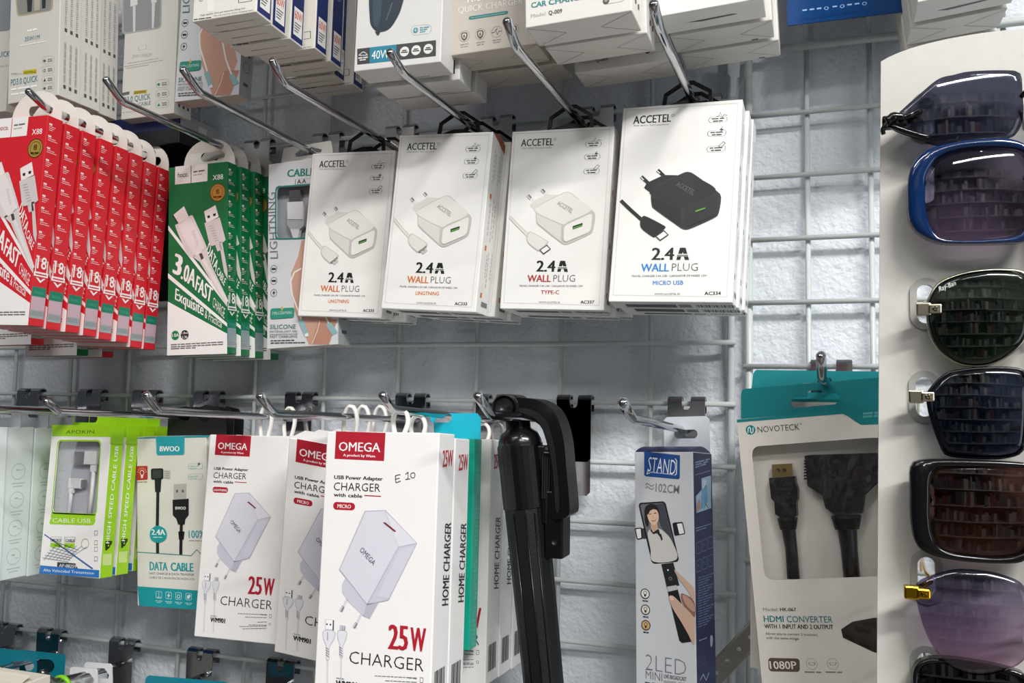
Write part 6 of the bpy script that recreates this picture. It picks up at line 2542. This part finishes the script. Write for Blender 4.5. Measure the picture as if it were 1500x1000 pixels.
def by_angle(pts, c, n=72):
    """resample an outline evenly in angle round c"""
    L = smooth_loop(pts, 240)
    A = np.array([math.atan2(p[1] - c[1], p[0] - c[0]) for p in L])
    out = []
    for k in range(n):
        t = -math.pi + 2 * math.pi * k / n
        j = int(np.argmin(np.abs(np.angle(np.exp(1j * (A - t))))))
        out.append(L[j])
    return out


def sunglasses(label, crop, lens_px, lens_m, dz=.012, frame_px=None, frame_m=None, wire=None, hinge=None, hinge_m=None, bridge=None, bridge_m=None, temple_m=None,
               slot=0, bulge=.0035, name='sunglasses'):
    ox, oy, sc = crop
    P = [bp(ox + x / sc, oy + y / sc, DB + dz) for x, y in lens_px]
    c = sum(P) / len(P)
    root_x = xm
    root = thing(name, label, 'sunglasses', Matrix.Translation((bo[0] + root_x, -DB - dz, bo[2] + c[1])), 'sunglasses on the grey board')
    P = [p - np.array([root_x, c[1]]) for p in P]
    cc = sum(P) / len(P)
    loop = by_angle(P, cc, 72)
    mirror = lambda lp: [np.array([-p[0], p[1]]) for p in lp][::-1]
    F = None
    if frame_px:
        F = [bp(ox + x / sc, oy + y / sc, DB + dz) - np.array([root_x, c[1]]) for x, y in frame_px]
        F = by_angle(F, cc, 72)
    for s in (0, 1):
        mm = MB()
        lp = loop if s == 0 else mirror(loop)
        if F is not None:
            mm2 = [p + (p - (cc if s == 0 else cc * np.array([-1, 1]))) * .03 for p in lp]
            dome(mm, mm2, .001, bulge, lens_m)
        else:
            dome(mm, lp, 0, bulge, lens_m)
        mm.build('lens', root)
        if F is not None:
            rm = MB()
            rim_ring(rm, F if s == 0 else mirror(F), loop if s == 0 else mirror(loop), -.0035, .0035, frame_m)
            rm.build('rim', root)
        elif wire is not None:
            rm = MB()
            pts = [(p[0], 0.0004, p[1]) for p in lp]
            rm.tube(pts + [pts[0]], .0009, wire, 8, False)
            rm.build('rim', root)
        h = MB()
        sg = 1 if s == 0 else -1
        xl = min(p[0] for p in loop)
        zl = None
        hx, hz = (bp(ox + hinge[0] / sc, oy + hinge[1] / sc, DB + dz) - np.array([root_x, c[1]])) if hinge else (xl, .006)
        if not hinge:
            hz = .006
        tm = temple_m or frame_m or wire
        t = MB()
        zs = slots[2 * slot][1] - c[1]
        zs = max(min(zs + 0, hz + .004), hz - .004) if abs(zs - hz) < .009 else zs
        sxx = SLX - root_x
        pts = [(sg * hx, .0005, hz), (sg * (hx + (sxx - hx) * .25), .004, hz + (zs - hz) * .2), (sg * sxx, .0095, zs), (sg * sxx, .03, zs), (sg * (sxx + .004), .09, zs - .002), (sg * (sxx + .006), .115, zs - .012)]
        pts = [np.array(p) for p in pts]
        t.tube(smooth_loop(pts, 18, False), [.0016] * 18, tm, 8, True, .6)
        t.build('temple', root)
        if hinge:
            hm = hinge_m or tm
            h.box(sg * hx - .0034, sg * hx + .0034, -.0035, .0015, hz - .0032, hz + .0032, hm, .0008)
            h.box(sg * (hx + .0050) - .0030, sg * (hx + .0050) + .0030, -.0042, .0, hz - .0024, hz + .0024, hm, .0008)
            h.lathe([(.0008, -.0052), (.0014, -.0046), (.0014, -.004)], hm, 10, 'y', (sg * (hx + .005), 0, hz))
            h.build('hinge', root)
    xr = max(p[0] for p in loop)
    b = MB()
    bm_ = bridge_m or frame_m or wire
    z0 = .004
    if bridge == 'double':
        b.tube(smooth_loop([(xr + .002, 0, .016), (0, -.002, .0175), (-xr - .002, 0, .016)], 14, False), .0010, bm_, 8)
    b.tube(smooth_loop([(xr - .0008, 0, z0), (0, -.0032, z0 + .005), (-xr + .0008, 0, z0)], 14, False), .0024 if F is not None else .0011, bm_, 8)
    b.build('bridge', root)
    for s in (-1, 1):
        npd = MB()
        npd.tube(smooth_loop([(s * (abs(xr) + .001), .001, -.002), (s * (abs(xr) - .001), .004, -.006), (s * max(.002, abs(xr) - .002), .0062, -.010)], 8, False), .0011, RIM, 8)
        npd.build('nose_pad', root)
    return root, c, root_x


GOLD = mat('C9AC5E', .2, 1, .08)
SILVER_GOLD = mat('C9C2AE', .2, 1, .08)
GLOSSBLK = mat('0B0B0D', .12, 0, .1)
s1 = (1250, 40, 3.124)
s3 = (1250, 360, 3.124)
s5 = (1250, 660, 2.941)
g1, c1_, r1_ = sunglasses('topmost rimless angular dark sunglasses with a black hinge ornament', s1,
                          [(168, 440), (200, 400), (290, 322), (385, 245), (455, 226), (535, 209), (720, 200), (764, 212), (772, 290), (775, 420), (745, 488), (700, 510), (550, 524), (400, 545), (330, 530), (230, 490), (172, 464)],
                          lens_mat('smoke_grey_lens', (.26, .27, .34), (.33, .34, .42), .05), .0125, wire=None, hinge=(165, 440), hinge_m=GLOSSBLK, bridge='single', bridge_m=GLOSSBLK, temple_m=GLOSSBLK, slot=0)
mb = MB()
q = lambda x, y: (lambda p: (p[0] - r1_, -.004, p[1] - c1_[1]))(bp(1250 + x / 3.124, 40 + y / 3.124, DB + .0125))
mb.tube(smooth_loop([q(160, 440), (q(145, 462)), q(132, 478), q(136, 500)], 12, False), [.0014] * 6 + [.0011] * 6, GLOSSBLK, 8)
mb.tube(smooth_loop([q(150, 445), q(190, 420), q(235, 425), q(270, 405), q(310, 392)], 16, False), [.0026, .0028, .0024, .0028, .0026, .0020, .0024, .0018, .0014, .0018, .0022, .0016, .0012, .0018, .0016, .0010], GLOSSBLK, 8)
mb.tube(smooth_loop([q(160, 440), q(250, 425), q(300, 400)], 10, False), .0007, GLOSSBLK, 6)
mb.tube(smooth_loop([q(170, 462), q(250, 490), q(340, 516)], 10, False), .0014, GLOSSBLK, 6)
tag(mb.build('hinge_ornament', g1), 'black twisted hinge ornament')
BLUE = mat('04244F', .1, 0, .12, 40, 0, 300, .5)
sunglasses('sunglasses with a thick glossy blue frame', s1,
           [(325, 760), (330, 690), (350, 645), (380, 604), (450, 570), (560, 553), (700, 555), (775, 575), (800, 640), (804, 760), (796, 880), (770, 938), (720, 965), (520, 980), (400, 970), (352, 920), (330, 850)],
           lens_mat('plum_gradient_lens', (.36, .34, .42), (.60, .54, .62), .05), .014,
           [(247, 800), (248, 720), (265, 640), (320, 575), (420, 540), (560, 520), (700, 515), (785, 545), (822, 620), (828, 760), (815, 890), (785, 978), (700, 990), (500, 994), (380, 985), (290, 940), (253, 880)],
           BLUE, hinge=None, bridge='single', slot=1)
gr, cr_, rr_ = sunglasses('gold-rimmed aviator sunglasses with dark green lenses', s3,
           [(340, 290), (355, 230), (400, 170), (500, 130), (620, 112), (740, 114), (785, 130), (803, 180), (806, 260), (800, 350), (781, 425), (720, 490), (640, 535), (560, 548), (480, 535), (400, 480), (355, 400)],
           lens_mat('bottle_green_lens', (.19, .22, .20), (.18, .24, .18), .05), .0125, wire=SILVER_GOLD, hinge=(318, 292), hinge_m=SILVER_GOLD, bridge='double', slot=2)
mb = MB()
vs, fs = glyphs('Ray-Ban', .0)
a = bp(1250 + 395 / 3.124, 360 + 208 / 3.124, DB + .016) - np.array([rr_, cr_[1]])
b = bp(1250 + 470 / 3.124, 360 + 178 / 3.124, DB + .016) - np.array([rr_, cr_[1]])
e = b - a
f_ = np.array([-e[1], e[0]]) * .30 + e * .08
mb.add([((a + e * v[0] + f_ * v[1])[0], -.0030, (a + e * v[0] + f_ * v[1])[1]) for v in vs], fs, ink('dfe3e0'))
tag(mb.build('lens_script', gr), 'small white script on the lens')
sunglasses('squarish sunglasses with navy lenses and a thin silver rim', s3,
           [(342, 700), (352, 662), (420, 592), (500, 570), (640, 560), (762, 568), (788, 605), (792, 700), (786, 850), (770, 935), (700, 964), (600, 968), (440, 955), (405, 915), (362, 800)],
           lens_mat('navy_lens', (.15, .18, .25), (.20, .23, .31), .045), .0125, wire=mat('3a3b40', .2, .9), hinge=(285, 690), hinge_m=SILVER_GOLD, bridge='double', bridge_m=SILVER_GOLD,
           temple_m=SILVER_GOLD, slot=3)
sunglasses('sunglasses with a thick glossy black frame and brown lenses', s5,
           [(328, 200), (330, 130), (345, 84), (400, 66), (735, 74), (760, 110), (764, 200), (758, 320), (735, 428), (640, 455), (520, 450), (400, 430), (345, 380), (328, 290)],
           lens_mat('brown_lens', (.31, .21, .19), (.42, .31, .28), .05), .014,
           [(243, 180), (243, 80), (272, 42), (400, 35), (735, 50), (782, 80), (790, 200), (780, 380), (735, 470), (600, 482), (420, 466), (300, 432), (258, 370), (244, 270)],
           GLOSSBLK, hinge=None, bridge='single', slot=4)
sunglasses('rimless sunglasses with lenses fading from purple to pink and gold hinges', s5,
           [(268, 610), (275, 570), (330, 540), (440, 510), (560, 516), (650, 536), (735, 580), (762, 680), (757, 800), (735, 900), (640, 950), (545, 965), (450, 945), (380, 895), (320, 800), (285, 700)],
           lens_mat('purple_to_pink_lens', (.44, .43, .55), (.86, .72, .80), .05, -.030, .022), .0150, hinge=(250, 606), hinge_m=mat('D9A928', .15, 1, .08), bridge='single',
           bridge_m=mat('D9A928', .15, 1, .08), temple_m=mat('D9A928', .15, 1, .08), slot=5)
sunglasses('lowest sunglasses on the board, black framed, cut by the lower edge', s5,
           [(275, 1010), (282, 940), (310, 912), (400, 905), (520, 920), (650, 946), (735, 985), (765, 1080), (745, 1190), (640, 1240), (480, 1240), (340, 1200), (285, 1110)],
           lens_mat('black_lens', (.09, .09, .11), (.10, .10, .12), .05), .0085,
           [(255, 1010), (258, 935), (300, 895), (400, 888), (520, 903), (650, 928), (745, 968), (785, 1080), (765, 1205), (645, 1262), (475, 1262), (325, 1220), (268, 1120)],
           GLOSSBLK, hinge=None, bridge='single', slot=6, bulge=.002)

# ================================================================== goods on the bottom rail
ZB = LZ - .0212
X70, X177, X292, X410 = (at(70, 925, .008)[0], at(177, 941, .008)[0], at(292, 958, .008)[0], at(410, 972, .008)[0])
TEALC = mat('0E7E92', .4, 0, .04)


def px_card(name, label, cat, d, out_px, hole_px, m, th=.0006, group=None, part='card', r=.002):
    o = at(np.mean([p[0] for p in out_px]), np.mean([p[1] for p in out_px]), d)
    t = thing(name, label, cat, Matrix.Translation(o), group)
    L = lambda p: (at(p[0], p[1], d) - o)[[0, 2]]
    mb = MB()
    mb.plate([tuple(p) for p in rounded([L(p) for p in out_px], r, 4)], [[tuple(L(p)) for p in h] for h in hole_px], -th / 2, th / 2, m)
    mb.build(part, t)
    return t, o, L


def px_oval(x0, y0, x1, y1):
    cy, r = (y0 + y1) / 2, (y1 - y0) / 2
    return [(((x0 + r) if math.cos(a) < 0 else (x1 - r)) + r * math.cos(a), cy + r * math.sin(a)) for a in (2 * math.pi * (k + .5) / 20 for k in range(20))]


# where the prongs of those hooks are seen at a given depth
def prong_px(X, d):
    return pj((X, -d, ZB + .006 * d / .2))


for X, d, px, lab, w in () and ((X70, .085, None, 'front teal hang card at the bottom left corner', 40), (X70, .050, None, 'rear teal hang card at the bottom left, beside the white tabs', 36)):
    c = prong_px(X, d)
    x, y = c
    px_card('teal_hang_card', lab, 'packaging', d, [(x - w, y - 15), (x + w - 6, y - 11), (x + w - 8, y + 75), (x - w - 4, y + 70)], [px_oval(x - 16, y - 6.5, x + 16, y + 6.5)],
            TEALC, .0006, 'teal hang cards at the bottom left')
TG = 'teal hang cards at the bottom left'
px_card('teal_hang_card', 'front teal hang card at the bottom left corner', 'packaging', .046, [(-40, 944), (54, 955.5), (52, 1045), (-46, 1035)], [px_oval(14, 968, 50, 982)], TEALC, .0006, TG)
px_card('teal_hang_card', 'rear teal hang card at the bottom left, beside the white tabs', 'packaging', .028, [(30, 951), (96, 958.5), (91, 1045), (26, 1040)], [px_oval(36, 965, 80, 985)], TEALC, .0006, TG)
for X, d, lab in ((X177, .052, 'front white plastic hang tab near the bottom left'), (X177, .034, 'rear white plastic hang tab near the bottom left')):
    x, y = prong_px(X, d)
    px_card('white_hang_tab', lab, 'packaging', d, [(x - 21, y - 17), (x + 18, y - 14), (x + 20, y + 60), (x - 21, y + 60)],
            [[(x - 15, y - 6), (x - 10, y - 8), (x + 8, y - 8), (x + 15, y + 2), (x + 13, y + 8), (x - 13, y + 6)]], mat('E3E4E6', .4, 0, .02), .0016,
            'white plastic hang tabs at the bottom left', 'tab', .003)
tie = thing('cable_tie', 'lime green tie strap looped over a hook at the bottom left', 'strap', Matrix.Translation((X177, -.078, ZB + .004)))
mb = MB()
pts = smooth_loop([(-.012, .006, -.012), (-.011, .002, -.001), (-.005, -.001, .0052), (.003, -.001, .0058), (.0075, 0, .001), (.010, .001, -.007), (.010, .002, -.020)], 26, False)
mb.tube(pts, .0022, mat('7CC61C', .35, 0, .05), 8, True, 1.0)
mb.build('strap', tie)
o = at(8, 1000, .165)
cb = thing('cream_box', 'cream coloured box top at the bottom left corner of the photo', 'box', Matrix.Translation(o))
mb = MB()
mb.box(-.045, .016, 0, .03, -.12, 0, mat('DDD6C8', .5, 0, .02), .0006)
mb.build('carton', cb)
mb = MB()
mb.add([(-.045, .0005, .0002), (.0155, .0005, .0002), (.014, .012, .0042), (-.043, .012, .0048), (-.043, .0126, .0042), (.014, .0126, .0036)], [(0, 1, 2, 3), (3, 2, 5, 4)], mat('D3CCBE', .5, 0, .03))
mb.build('top_flap', cb)
x, y = prong_px(X410, .10)
px_card('teal_card', 'teal hang card at the lower edge, below the left charger box', 'packaging', .10, [(214, 988.5), (336, 999), (332, 1090), (206, 1080)],
        [px_oval(x - 22, y - 8, x + 20, y + 8)] if y < 1060 and 225 < x < 310 else [px_oval(250, 1012, 290, 1026)], TEALC, .0006, None, 'card', .004)
